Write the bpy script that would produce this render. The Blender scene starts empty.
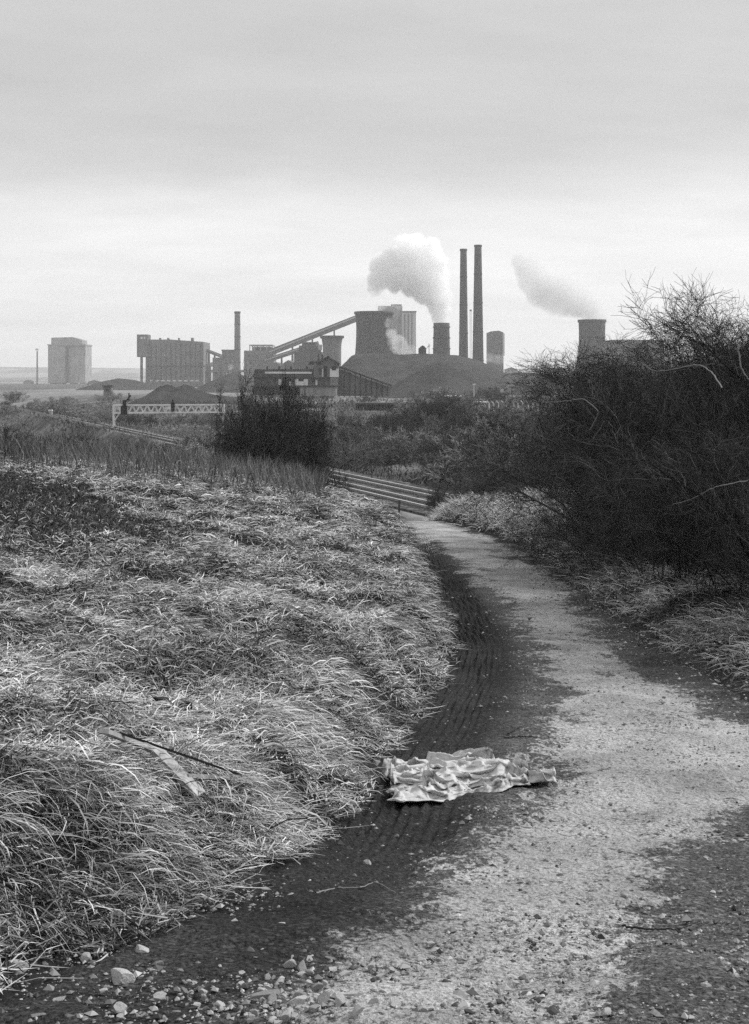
import bpy, math, random
import numpy as np
from math import radians as R
from mathutils import Vector
sc = bpy.context.scene
COL = sc.collection
F, HY, CX, CZ = 1422.0, 378.0, 374.5, 1.7      # focal length in pixels, horizon row, centre column, eye height
rng = np.random.default_rng(7)
random.seed(7)
def Xp(px, Y): return (px - CX) / F * Y
def Zp(py, Y): return CZ + (HY - py) / F * Y

# ------------------------------------------------------------------ noise
def _hash(ix, iy, seed):
    n = (ix.astype(np.int64) * 374761393 + iy.astype(np.int64) * 668265263 + seed * 1442695041) & 0xffffffff
    n = ((n ^ (n >> 13)) * 1274126177) & 0xffffffff
    n = ((n ^ (n >> 16)) * 2246822519) & 0xffffffff
    return ((n ^ (n >> 15)) & 0xffffff) / float(0xffffff)
def vn(x, y, scale, seed=0):
    x = np.asarray(x, float) / scale; y = np.asarray(y, float) / scale
    ix = np.floor(x); iy = np.floor(y); fx = x - ix; fy = y - iy
    fx = fx * fx * (3 - 2 * fx); fy = fy * fy * (3 - 2 * fy)
    a = _hash(ix, iy, seed); b = _hash(ix + 1, iy, seed); c = _hash(ix, iy + 1, seed); d = _hash(ix + 1, iy + 1, seed)
    return (a + (b - a) * fx) * (1 - fy) + (c + (d - c) * fx) * fy
def fbm(x, y, scale, seed=0, o=3):
    s = 0; a = 1; t = 0
    for i in range(o):
        s = s + a * vn(x, y, scale / 2 ** i, seed + i * 17); t += a; a *= .5
    return s / t
def ss(a, b, x):
    t = np.clip((np.asarray(x, float) - a) / (b - a), 0, 1); return t * t * (3 - 2 * t)

# ------------------------------------------------------------------ terrain
YT = [-80, 0, 4, 7, 11, 16, 22, 29, 36, 43, 50, 56, 64, 74, 90]
DT = [1.2, 1.7, 1.8, 2.25, 2.6, 3.05, 3.5, 3.87, 4.2, 4.55, 4.95, 5.7, 6.9, 7.9, 8.45]
YL = [-80, 0, 4, 5, 6, 7, 8, 9, 11, 13, 16, 22, 29, 36, 43, 50, 56, 64, 74, 90]
XL = [-3.5, -1.9, -1.25, -.82, -.50, -.27, -.12, -.02, .3, .57, .87, 1.0, .97, .9, .84, .72, -.1, -2.4, -6, -12]
YRt = [-80, 0, 4, 5, 7, 9, 11, 13, 16, 22, 29, 36, 43, 50, 56, 64, 74, 90]
XR = [6, 2.4, 2.3, 2.35, 2.6, 2.95, 3.12, 3.18, 3.2, 3.44, 3.66, 3.6, 2.95, 2.15, 1.6, -.3, -4, -10]
def zroad(Y): return CZ - np.interp(Y, YT, DT)
def xl(Y): return np.interp(Y, YL, XL)
def xr(Y): return np.interp(Y, YRt, XR)
RA = np.array([-3.2, 118.0]); RU = np.array([-0.33, 0.944]); RN = np.array([0.944, 0.33])
def rail_s(x, y): return (x - RA[0]) * RN[0] + (y - RA[1]) * RN[1]
def burnt(x, y):
    n = (fbm(x, y, 2.2, 91) - .5) * 3.0
    d = 1 - np.sqrt(((x + 7.1 + .24 * (y - 25)) / 3.7) ** 2 + ((y - 24) / 9.5) ** 2)
    return ss(-.06, .22, d + n * .20)
def valley(x, y):
    return np.clip(1 - np.abs(2 * fbm(x, y, .8, 205, 2) - 1) * 5, 0, 1) * ss(.38, .6, vn(x, y, 1.4, 207))
def H(x, y, lumps=True):
    x = np.asarray(x, float); y = np.asarray(y, float)
    zr = zroad(y)
    wob = (vn(x * 0, y, .9, 3) - .5) * np.clip(.22 + 0 * y, 0, .3) + (vn(x * 0, y, .3, 4) - .5) * .1
    dl = xl(y) + wob - x
    dr = x - xr(y) - wob
    dlp = np.clip(dl, 0, 1e9); drp = np.clip(dr, 0, 1e9)
    fr = np.clip(y / 12, .35, 1)
    bl = .46 * fr * ss(0, .55, dl) + 2.7 * (1 - np.exp(-dlp * .17 / 2.7)) + .30 * ss(24, 42, y) * ss(.2, 2.5, dl)
    br = (.15 + .35 * ss(35, 50, y)) * ss(0, .8, dr) + 1.3 * (1 - np.exp(-drp * .13 / 1.3))
    near = zr + bl + br
    if lumps:
        g = np.maximum(ss(0.1, .7, dl), .6 * ss(.1, .8, dr)) * (1 - ss(60, 90, y)) * (1 - .7 * burnt(x, y))
        near = near + g * np.maximum(-.05 - .35 * ss(.8, 2, np.maximum(dl, dr)), (fbm(x, y, 1.1, 11) - .5) * .42 + (vn(x, y, .36, 14) - .5) * .17 + (vn(x, y, 4.5, 15) - .5) * .35 - .10 * valley(x, y))
    s = rail_s(x, y)
    low = -7.6 + 2.6 * ss(6, 42, s) + .85 * ss(-6.5, -4.6, s) * (1 - ss(4.6, 6.5, s)) * 1.0
    low = low + 2.8 * np.exp(-((s + 8.4) / 2.3) ** 2) * ss(132, 150, y) * (1 - ss(420, 500, y))
    low = low + (fbm(x, y, 18, 21) - .5) * 1.4 * ss(7, 20, np.abs(s))
    far = -5.5 + (fbm(x, y, 260, 25, 2) - .5) * 3
    low = low + (far - low) * ss(420, 800, y)
    hills = ss(2900, 4700, y) * (16 + 46 * fbm(x, y * .3, 1500, 33, 2) * ss(3300, 5200, y)) 
    low = low + hills
    side = ss(47, 80, y)
    z = near + (low - near) * side
    return z

# ------------------------------------------------------------------ object helpers
def link(o, parent=None):
    COL.objects.link(o)
    if parent is not None: o.parent = parent
    return o
def tag(o, label=None, cat=None, group=None, kind=None):
    if label: o['label'] = label
    if cat: o['category'] = cat
    if group: o['group'] = group
    if kind: o['kind'] = kind
    return o
def empty(name, loc, rz=0.0):
    o = bpy.data.objects.new(name, None); o.location = loc; o.rotation_euler = (0, 0, rz); o.empty_display_size = .1
    return link(o)
def npmesh(name, V, faces_flat, sizes, mat, parent=None, tone=None, smooth=False, attrs=None):
    """one mesh object out of numpy arrays"""
    me = bpy.data.meshes.new(name)
    V = np.ascontiguousarray(V, np.float32); nv = len(V)
    me.vertices.add(nv); me.vertices.foreach_set('co', V.ravel())
    faces_flat = np.ascontiguousarray(faces_flat, np.int32).ravel()
    me.loops.add(len(faces_flat)); me.loops.foreach_set('vertex_index', faces_flat)
    sizes = np.ascontiguousarray(sizes, np.int32)
    st = np.concatenate([[0], np.cumsum(sizes)[:-1]]).astype(np.int32)
    me.polygons.add(len(sizes)); me.polygons.foreach_set('loop_start', st)
    me.polygons.foreach_set('use_smooth', np.full(len(sizes), bool(smooth)))
    a = dict(attrs or {})
    if tone is not None: a['tone'] = tone
    for k, v in a.items():
        at = me.attributes.new(k, 'FLOAT', 'POINT'); at.data.foreach_set('value', np.ascontiguousarray(v, np.float32))
    me.update(calc_edges=True); me.validate()
    me.materials.append(mat)
    return link(bpy.data.objects.new(name, me), parent)
class MB:
    """collects plain solids; build() links them as one mesh"""
    def __init__(s): s.v = []; s.f = []
    def add(s, vs, fs):
        b = len(s.v); s.v += [tuple(p) for p in vs]; s.f += [tuple(i + b for i in f) for f in fs]; return s
    def box(s, x0, x1, y0, y1, z0, z1):
        return s.add([(x0,y0,z0),(x1,y0,z0),(x1,y1,z0),(x0,y1,z0),(x0,y0,z1),(x1,y0,z1),(x1,y1,z1),(x0,y1,z1)],
                     [(0,3,2,1),(4,5,6,7),(0,1,5,4),(1,2,6,5),(2,3,7,6),(3,0,4,7)])
    def hull4(s, q0, q1):
        """loft between two 4-point loops"""
        return s.add(list(q0) + list(q1), [(3,2,1,0),(4,5,6,7),(0,1,5,4),(1,2,6,5),(2,3,7,6),(3,0,4,7)])
    def prism(s, prof, y0, y1):
        """XZ profile swept along Y"""
        n = len(prof)
        return s.add([(x,y0,z) for x,z in prof] + [(x,y1,z) for x,z in prof],
                     [tuple(range(n)), tuple(range(2*n-1, n-1, -1))] + [(i, i+n, (i+1)%n+n, (i+1)%n) for i in range(n)])
    def beam(s, a, b, w, h=None):
        a = Vector(a); b = Vector(b); h = h or w; d = (b - a).normalized()
        up = Vector((0,0,1)) if abs(d.z) < .95 else Vector((0,1,0))
        sx = d.cross(up).normalized() * w/2; sz = sx.cross(d).normalized() * h/2
        return s.hull4([a-sx-sz, a+sx-sz, a+sx+sz, a-sx+sz], [b-sx-sz, b+sx-sz, b+sx+sz, b-sx+sz])
    def lathe(s, prof, n=32, cx=0, cy=0, cap=True, jit=0):
        vs = []; fs = []
        for r, z in prof:
            for i in range(n):
                t = 2*math.pi*i/n; rr = r*(1+random.uniform(-jit, jit)); vs.append((cx+rr*math.cos(t), cy+rr*math.sin(t), z))
        for k in range(len(prof)-1):
            for i in range(n):
                j = (i+1)%n; fs.append((k*n+i, k*n+j, (k+1)*n+j, (k+1)*n+i))
        if cap: fs.append(tuple(range(n-1, -1, -1))); fs.append(tuple((len(prof)-1)*n+i for i in range(n)))
        return s.add(vs, fs)
    def build(s, name, mat, parent=None, smooth=False):
        me = bpy.data.meshes.new(name); me.from_pydata(s.v, [], s.f); me.materials.append(mat)
        if smooth:
            me.polygons.foreach_set('use_smooth', [len(p.vertices) < 5 for p in me.polygons])
        me.update()
        return link(bpy.data.objects.new(name, me), parent)

# ------------------------------------------------------------------ materials
def new_mat(name):
    m = bpy.data.materials.new(name); m.use_nodes = True; nt = m.node_tree; nt.nodes.clear()
    out = nt.nodes.new('ShaderNodeOutputMaterial'); return m, nt, out
def N(nt, t, **kw):
    n = nt.nodes.new(t)
    for k, v in kw.items():
        if k in ('operation', 'blend_type', 'feature', 'noise_dimensions', 'data_type', 'attribute_name', 'clamp', 'distance', 'noise_type'): setattr(n, k, v)
    return n
def mathn(nt, op, a, b=None, c=None, clamp=False):
    n = nt.nodes.new('ShaderNodeMath'); n.operation = op; n.use_clamp = clamp
    for i, v in enumerate((a, b, c)):
        if v is None: continue
        if hasattr(v, 'links'): nt.links.new(v, n.inputs[i])
        else: n.inputs[i].default_value = v
    return n.outputs[0]
def noise(nt, vec, scale, detail=3, rough=.55):
    n = nt.nodes.new('ShaderNodeTexNoise'); n.inputs['Scale'].default_value = scale
    n.inputs['Detail'].default_value = detail; n.inputs['Roughness'].default_value = rough
    if vec is not None: nt.links.new(vec, n.inputs['Vector'])
    return n.outputs['Fac']
def remap(nt, v, a, b, c, d, smooth=False):
    n = nt.nodes.new('ShaderNodeMapRange'); n.interpolation_type = 'SMOOTHSTEP' if smooth else 'LINEAR'
    nt.links.new(v, n.inputs['Value'])
    for i, x in zip(('From Min','From Max','To Min','To Max'), (a,b,c,d)): n.inputs[i].default_value = x
    return n.outputs['Result']
def scalev(nt, vec, s):
    n = nt.nodes.new('ShaderNodeVectorMath'); n.operation = 'MULTIPLY'; nt.links.new(vec, n.inputs[0]); n.inputs[1].default_value = s
    return n.outputs[0]
def mixf(nt, f, a, b):
    n = nt.nodes.new('ShaderNodeMix'); n.data_type = 'FLOAT'
    for i, v in ((0, f), (2, a), (3, b)):
        if hasattr(v, 'links'): nt.links.new(v, n.inputs[i])
        else: n.inputs[i].default_value = v
    return n.outputs[0]
def pos(nt): return nt.nodes.new('ShaderNodeNewGeometry').outputs['Position']
def objc(nt): return nt.nodes.new('ShaderNodeTexCoord').outputs['Object']
def attr(nt, name):
    n = nt.nodes.new('ShaderNodeAttribute'); n.attribute_name = name; return n.outputs['Fac']
def finish(nt, out, grey, rough=.9, spec=.15, bump=None, bstr=.3, bdist=.02):
    p = nt.nodes.new('ShaderNodeBsdfPrincipled')
    c = nt.nodes.new('ShaderNodeCombineColor')
    for i in range(3):
        if hasattr(grey, 'links'): nt.links.new(grey, c.inputs[i])
        else: c.inputs[i].default_value = grey
    nt.links.new(c.outputs[0], p.inputs['Base Color'])
    if hasattr(rough, 'links'): nt.links.new(rough, p.inputs['Roughness'])
    else: p.inputs['Roughness'].default_value = rough
    p.inputs['Specular IOR Level'].default_value = spec
    if bump is not None:
        b = nt.nodes.new('ShaderNodeBump'); b.inputs['Strength'].default_value = bstr; b.inputs['Distance'].default_value = bdist
        nt.links.new(bump, b.inputs['Height']); nt.links.new(b.outputs[0], p.inputs['Normal'])
    nt.links.new(p.outputs[0], out.inputs['Surface'])
def mat_tone(name, lo, hi, spec=.1, rough=.85):
    """surface whose own paleness varies from blade to blade or twig to twig"""
    m, nt, out = new_mat(name)
    finish(nt, out, mixf(nt, attr(nt, 'tone'), lo, hi), rough, spec); return m
def mat_wall(name, g, var=.35, scale=.12, streak=True, spec=.15, bump=None):
    """weathered masonry, concrete or sheeting: blotches, vertical stains, fine grain"""
    m, nt, out = new_mat(name); o = objc(nt)
    a = noise(nt, o, scale, 5, .6)
    b = noise(nt, scalev(nt, o, (1, 1, .12)), scale * 6, 4, .6)
    v = mathn(nt, 'ADD', mathn(nt, 'MULTIPLY', a, .5), mathn(nt, 'MULTIPLY', b, .5))
    finish(nt, out, remap(nt, v, .3, .7, g * (1 - var), g * (1 + var)), .85, spec); return m
MT = {}
MT['concrete'] = mat_wall('weathered_concrete', .25, .5, .09)
MT['pale_concrete'] = mat_wall('pale_concrete', .38, .25, .05)
MT['dark_brick'] = mat_wall('sooty_brick', .04, .6, .12)
MT['brick'] = mat_wall('dull_brick', .13, .6, .12)
MT['steelwork'] = mat_wall('dull_steelwork', .10, .5, .14)
MT['dark_steel'] = mat_wall('dark_steel', .035, .4, .2)
MT['pale_paint'] = mat_wall('pale_paint', .62, .15, .3)
MT['galvanised'] = mat_wall('galvanised_steel', .62, .2, .6)
MT['roof'] = mat_wall('dark_roofing', .06, .4, .3)
MT['black'] = mat_wall('blackened_board', .015, .3, .3)
MT['window'] = mat_wall('dark_window', .02, .3, .3, spec=.5)
MT['rail'] = mat_wall('rusty_rail', .26, .3, .5); MT['railhead'] = mat_wall('worn_rail_head', .55, .15, .5, spec=.5)
MT['wood'] = mat_wall('grey_timber', .34, .5, 6)
MT['post'] = mat_wall('fence_timber', .07, .4, 3)
def mat_heap():
    m, nt, out = new_mat('coal_spoil'); o = pos(nt)
    v = noise(nt, o, .06, 6, .65); w = noise(nt, o, 1.2, 3, .6)
    g = remap(nt, mathn(nt, 'ADD', mathn(nt, 'MULTIPLY', v, .6), mathn(nt, 'MULTIPLY', w, .4)), .3, .7, .012, .058)
    finish(nt, out, g, .95, .05, bump=w, bstr=.6, bdist=.4); return m
MT['heap'] = mat_heap()
def mat_ground():
    m, nt, out = new_mat('rough_ground'); o = pos(nt)
    v = noise(nt, o, .35, 5, .6); w = noise(nt, o, 14, 8, .72)
    mul = remap(nt, mathn(nt, 'ADD', mathn(nt, 'MULTIPLY', v, .5), mathn(nt, 'MULTIPLY', w, .5)), .36, .64, .25, 1.9)
    finish(nt, out, mathn(nt, 'MULTIPLY', attr(nt, 'tone'), mul), .95, .05, bump=w, bstr=1, bdist=.05); return m
MT['ground'] = mat_ground()
def mat_track():
    m, nt, out = new_mat('track_surface'); o = pos(nt)
    p = attr(nt, 'pale')
    n1 = noise(nt, o, 3.2, 6, .68); n2 = noise(nt, scalev(nt, o, (1, .6, 1)), 16, 5, .65)
    nn = mathn(nt, 'ADD', mathn(nt, 'MULTIPLY', mathn(nt, 'SUBTRACT', n1, .5), 2.6), mathn(nt, 'MULTIPLY', mathn(nt, 'SUBTRACT', n2, .5), 1.3))
    nn = mathn(nt, 'ADD', nn, mathn(nt, 'MULTIPLY', mathn(nt, 'SUBTRACT', noise(nt, scalev(nt, o, (1, .6, 1)), 30, 4, .7), .5), 2.6))
    e = mathn(nt, 'ADD', p, nn)
    f = remap(nt, e, -.16, .20, 0, 1, True)
    vo = nt.nodes.new('ShaderNodeTexVoronoi'); vo.inputs['Scale'].default_value = 55; nt.links.new(o, vo.inputs['Vector'])
    cell = nt.nodes.new('ShaderNodeSeparateColor'); nt.links.new(vo.outputs['Color'], cell.inputs[0])
    n3 = noise(nt, o, 70, 3, .7); n4 = noise(nt, o, 1.1, 4, .6)
    pale = mathn(nt, 'MULTIPLY', remap(nt, n3, .30, .62, .14, .46), remap(nt, n4, .35, .65, .62, 1.15))
    hole = remap(nt, noise(nt, o, 20, 5, .75), .38, .45, .25, 1)
    pale = mathn(nt, 'MULTIPLY', pale, hole)
    mud = mathn(nt, 'MULTIPLY', remap(nt, n3, .36, .72, .005, .052), remap(nt, n4, .3, .7, .6, 1.5))
    fleck = mathn(nt, 'MULTIPLY', remap(nt, cell.outputs[0], .80, 1.0, 0, .10), attr(nt, 'stony'))
    mud = mathn(nt, 'ADD', mathn(nt, 'MULTIPLY', mud, mathn(nt, 'ADD', mathn(nt, 'MULTIPLY', attr(nt, 'stony'), 2.3), .28)), fleck)
    g = mixf(nt, f, mud, pale)
    vd = nt.nodes.new('ShaderNodeTexVoronoi'); vd.inputs['Scale'].default_value = 34; nt.links.new(o, vd.inputs['Vector'])
    bh = mathn(nt, 'ADD', mathn(nt, 'ADD', mathn(nt, 'MULTIPLY', n3, .6), mathn(nt, 'MULTIPLY', vd.outputs['Distance'], -.5)), mathn(nt, 'ADD', mathn(nt, 'MULTIPLY', n2, 1.0), mathn(nt, 'MULTIPLY', f, .35)))
    finish(nt, out, g, remap(nt, f, 0, 1, .88, .95), .12, bump=bh, bstr=1.0, bdist=.03); return m
MT['track'] = mat_track()
MT['straw'] = mat_tone('dry_grass', .010, .74)
MT['stalk'] = mat_tone('dead_stalk', .012, .30)
MT['twig'] = mat_tone('bare_twig', .004, .20, spec=.03)
MT['fartwig'] = mat_tone('scrub_twig', .006, .18, spec=.03); MT['slopetwig'] = mat_tone('slope_twig', .012, .34, spec=.03)
def mat_stone(name, g):
    m, nt, out = new_mat(name); o = objc(nt)
    v = noise(nt, o, 14, 5, .65)
    finish(nt, out, remap(nt, v, .3, .7, g * .5, g * 1.35), .85, .2, bump=v, bstr=.5, bdist=.01); return m
MT['stone'] = mat_stone('grey_stone', .20); MT['pale_stone'] = mat_stone('pale_stone', .36); MT['dark_stone'] = mat_stone('dark_stone', .07)
HAZE, SKY, CLOUD, SUNE, EXPO, DENOISE = 0.00019, .10, 6.3, 2.3, 0.72, False
# ------------------------------------------------------------------ ground sheet
def grid_faces(nr, nc):
    i = np.arange(nr - 1)[:, None] * nc + np.arange(nc - 1)[None, :]
    return np.stack([i, i + 1, i + nc + 1, i + nc], -1).reshape(-1, 4)
def build_ground():
    ys = np.concatenate([np.linspace(-60, 2, 20)[:-1], np.geomspace(2, 110, 560)[:-1], np.geomspace(110, 5600, 300)])
    u = np.linspace(-1, 1, 421); us = .10 * u + .90 * np.sign(u) * np.abs(u) ** 2.6
    W = 26 + np.clip(ys, 0, 1e9) * .62
    X = us[None, :] * W[:, None] + np.clip(ys, 0, 40)[:, None] * 0; Y = np.repeat(ys[:, None], len(u), 1)
    Z = H(X, Y)
    ins = ss(-.05, .12, X - xl(Y)) * ss(-.05, .12, xr(Y) - X) * (1 - ss(74, 84, Y))
    Z = Z - .09 * ins
    s = rail_s(X, Y)
    Z = Z - .12 * ss(-5, -3.9, s) * (1 - ss(3.9, 5, s)) * ss(78, 84, Y)
    t = .018 + .03 * fbm(X, Y, .3, 41)
    t = t * (1 - .45 * burnt(X, Y) * ss(.3, .6, fbm(X, Y, .5, 42)))
    far = .035 + .13 * ss(.35, .75, fbm(X, Y, 30, 43, 4)) 
    fl = .07 + .10 * ss(.45, .6, fbm(X, Y * .4, 180, 47, 2))
    far = far + (fl - far) * ss(350, 700, Y)
    t = t + (far - t) * ss(50, 80, Y)
    # a cinder path shows pale on the ledge beyond the railway
    t = t + .22 * np.exp(-((s - 5.6) / .8) ** 2) * ss(.45, .62, fbm(X, Y, 3.5, 79)) * ss(85, 90, Y)
    t = t + .30 * np.exp(-((s - 29 - 1.5 * np.sin(Y * .05)) / 1.1) ** 2) * ss(120, 135, Y) * (1 - ss(230, 260, Y)) * ss(.35, .5, fbm(X, Y, 9, 77))
    V = np.stack([X, Y, Z], -1).reshape(-1, 3)
    f = grid_faces(len(ys), len(u))
    o = npmesh('ground', V, f, np.full(len(f), 4), MT['ground'], tone=t.ravel(), smooth=True)
    tag(o, 'rough falling ground with grass bank, railway cutting and far flat fields', 'ground', kind='structure')
build_ground()

# ------------------------------------------------------------------ dirt track
PY = [2, 4, 5, 6, 7, 8, 9, 11, 13, 16, 22, 29, 36, 43, 50, 64]
PL = [-.3, -.10, .12, .34, .62, .90, 1.10, 1.36, 1.62, 1.94, 2.12, 2.0, 1.5, 1.08, .8, -2.5]
PR = [.6, .62, .80, 1.08, 1.6, 2.2, 2.6, 2.72, 2.70, 2.64, 3.08, 3.28, 3.2, 2.7, 1.98, -.6]
def build_track():
    ys = np.geomspace(1.4, 86, 1150); tt = np.linspace(-.06, 1.06, 300)
    Y = np.repeat(ys[:, None], len(tt), 1); L = xl(ys)[:, None]; Rr = xr(ys)[:, None]
    X = L + (Rr - L) * tt[None, :]
    Z = H(X, Y, False)
    d = X - L
    edge = ss(-.04, .05, tt)[None, :] * ss(-.04, .05, 1 - tt)[None, :]
    Z = Z + .004 - .06 * (1 - edge) - .40 * (ss(0, .06, -tt) + ss(0, .06, tt - 1))[None, :]
    # wheel track: a shallow trough with tread ridges along it
    c = .30 + .10 * np.sin(Y * .35) ; w = .30
    inn = np.exp(-((d - c) / w) ** 4) * ss(5.6, 7.2, Y) * (1 - ss(34, 44, Y))
    wob = .02 * np.sin(Y * 1.7) + .02 * np.sin(Y * .6 + 1)
    Z = Z - .06 * inn + .75 * inn * (.018 * np.sin((d + wob) * 2 * math.pi / .058) + .014 * np.sin((d - wob * 1.5) * 2 * math.pi / .101 + 1)) * (1.2 * ss(.08, .7, fbm(d * 2.5, Y, 1.1, 7, 3)))
    # fainter twin trough at the far side
    c2 = Rr - L - .55
    Z = Z - .02 * np.exp(-((d - c2) / .3) ** 2) * ss(8, 12, Y)
    Z = Z + (fbm(X, Y, .5, 61, 4) - .5) * .07 + (fbm(X, Y, .10, 65, 3) - .5) * .030
    pl = np.interp(Y, PY, PL); pr = np.interp(Y, PY, PR)
    e = np.minimum(X - pl, pr - X)
    sc_ = .32 + .012 * Y
    pale = np.clip(e / sc_, -1.6, .72) + (fbm(X, Y, .9, 71, 3) - .5) * 1.0 + .14
    # scattered pale remains in the dark lower right and the middle strip
    pale = np.where(X > pr, np.maximum(pale, -.75 + 1.1 * (vn(X, Y, .25, 73) - .5)), pale)
    wear = fbm(X, Y * .45, .55, 75, 3)
    pale = pale - .6 * ss(.60, .75, wear) * ss(7, 10, Y)
    mid = np.clip((X - (L + .62)) / .25, 0, 1)
    stony = .25 + .75 * mid * (1 - .25 * ss(15, 30, Y)) - .35 * ss(-.6, -.2, X - Rr) * ss(9, 12, Y)
    stony = np.maximum(stony, .42 * (1 - ss(4.9, 5.6, Y)))
    V = np.stack([X, Y, Z], -1).reshape(-1, 3); f = grid_faces(len(ys), len(tt))
    o = npmesh('dirt_track', V, f, np.full(len(f), 4), MT['track'], smooth=True, attrs={'pale': pale.ravel(), 'stony': np.clip(stony, 0, 1).ravel()})
    tag(o, 'pale stony track with dark mud and wheel ruts curving down the bank', 'track', kind='structure')
build_track()

# ------------------------------------------------------------------ grass
def blades(name, x, y, th, L, w, tone, p0, p1, nseg=3, drift=.5, lift=.0, mat='straw', label=None, zoff=None, cat='grass'):
    n = len(x); P = np.zeros((n, nseg + 1, 3)); z0 = H(x, y) - .01 + (0 if zoff is None else zoff)
    P[:, 0, 0] = x; P[:, 0, 1] = y; P[:, 0, 2] = z0
    h = th.copy(); dr = rng.normal(0, drift, n) / nseg; g = 1.7 / nseg
    side = np.zeros((n, nseg + 1, 2)); side[:, 0, 0] = -np.sin(h); side[:, 0, 1] = np.cos(h)
    for k in range(nseg):
        ph = p0 + (p1 - p0) * (k / max(nseg - 1, 1)) ** .8
        st = L / nseg
        P[:, k+1, 0] = P[:, k, 0] + st * np.cos(ph) * np.cos(h)
        P[:, k+1, 1] = P[:, k, 1] + st * np.cos(ph) * np.sin(h)
        P[:, k+1, 2] = P[:, k, 2] + st * np.sin(ph)
        gz = H(P[:, k+1, 0], P[:, k+1, 1]) + lift + .004 * (k + 1)
        P[:, k+1, 2] = np.maximum(P[:, k+1, 2], gz)
        h = h + dr
        side[:, k+1, 0] = -np.sin(h); side[:, k+1, 1] = np.cos(h)
    roll = rng.uniform(-1.3, 1.3, n)
    V = np.zeros((n, 2 * nseg + 1, 3))
    for k in range(nseg):
        ww = w * .5 * (1 - .55 * k / nseg)
        V[:, 2*k, :] = P[:, k, :]; V[:, 2*k+1, :] = P[:, k, :]
        V[:, 2*k, :2] -= side[:, k] * (ww * np.cos(roll))[:, None]; V[:, 2*k+1, :2] += side[:, k] * (ww * np.cos(roll))[:, None]
        V[:, 2*k, 2] -= ww * np.sin(roll); V[:, 2*k+1, 2] += ww * np.sin(roll)
    V[:, 2*nseg, :] = P[:, nseg, :]
    m = 2 * nseg + 1; base = (np.arange(n) * m)[:, None]
    fl = []; sizes = []
    for k in range(nseg - 1): fl += [2*k, 2*k+1, 2*k+3, 2*k+2]; sizes.append(4)
    fl += [2*nseg-2, 2*nseg-1, 2*nseg]; sizes.append(3)
    o = npmesh(name, V.reshape(-1, 3), (base + np.array(fl)[None, :]), np.tile(sizes, n), MT[mat], tone=np.repeat(tone, m))
    return tag(o, label, cat, kind='stuff')
def flow(x, y):
    return -0.5 + 3.6 * (fbm(x, y, 2.2, 101, 2) - .5) * 2.2 + 3.0 * (vn(x, y, .7, 105) - .5)
def scatter(n, y0, y1, power, xa, xb):
    """n roots with area density falling as Y**-power between curves xa(Y), xb(Y)"""
    q = rng.uniform(0, 1, n * 3); yy = np.linspace(y0, y1, 2000)
    wgt = yy ** (-power) * np.clip(xb(yy) - xa(yy), 0, None); c = np.cumsum(wgt); c /= c[-1]
    Y = np.interp(q[:n], c, yy); X = xa(Y) + (xb(Y) - xa(Y)) * q[n:2*n]
    return X, Y
def left_edge(Y): return -.36 * Y - 1.2
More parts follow.
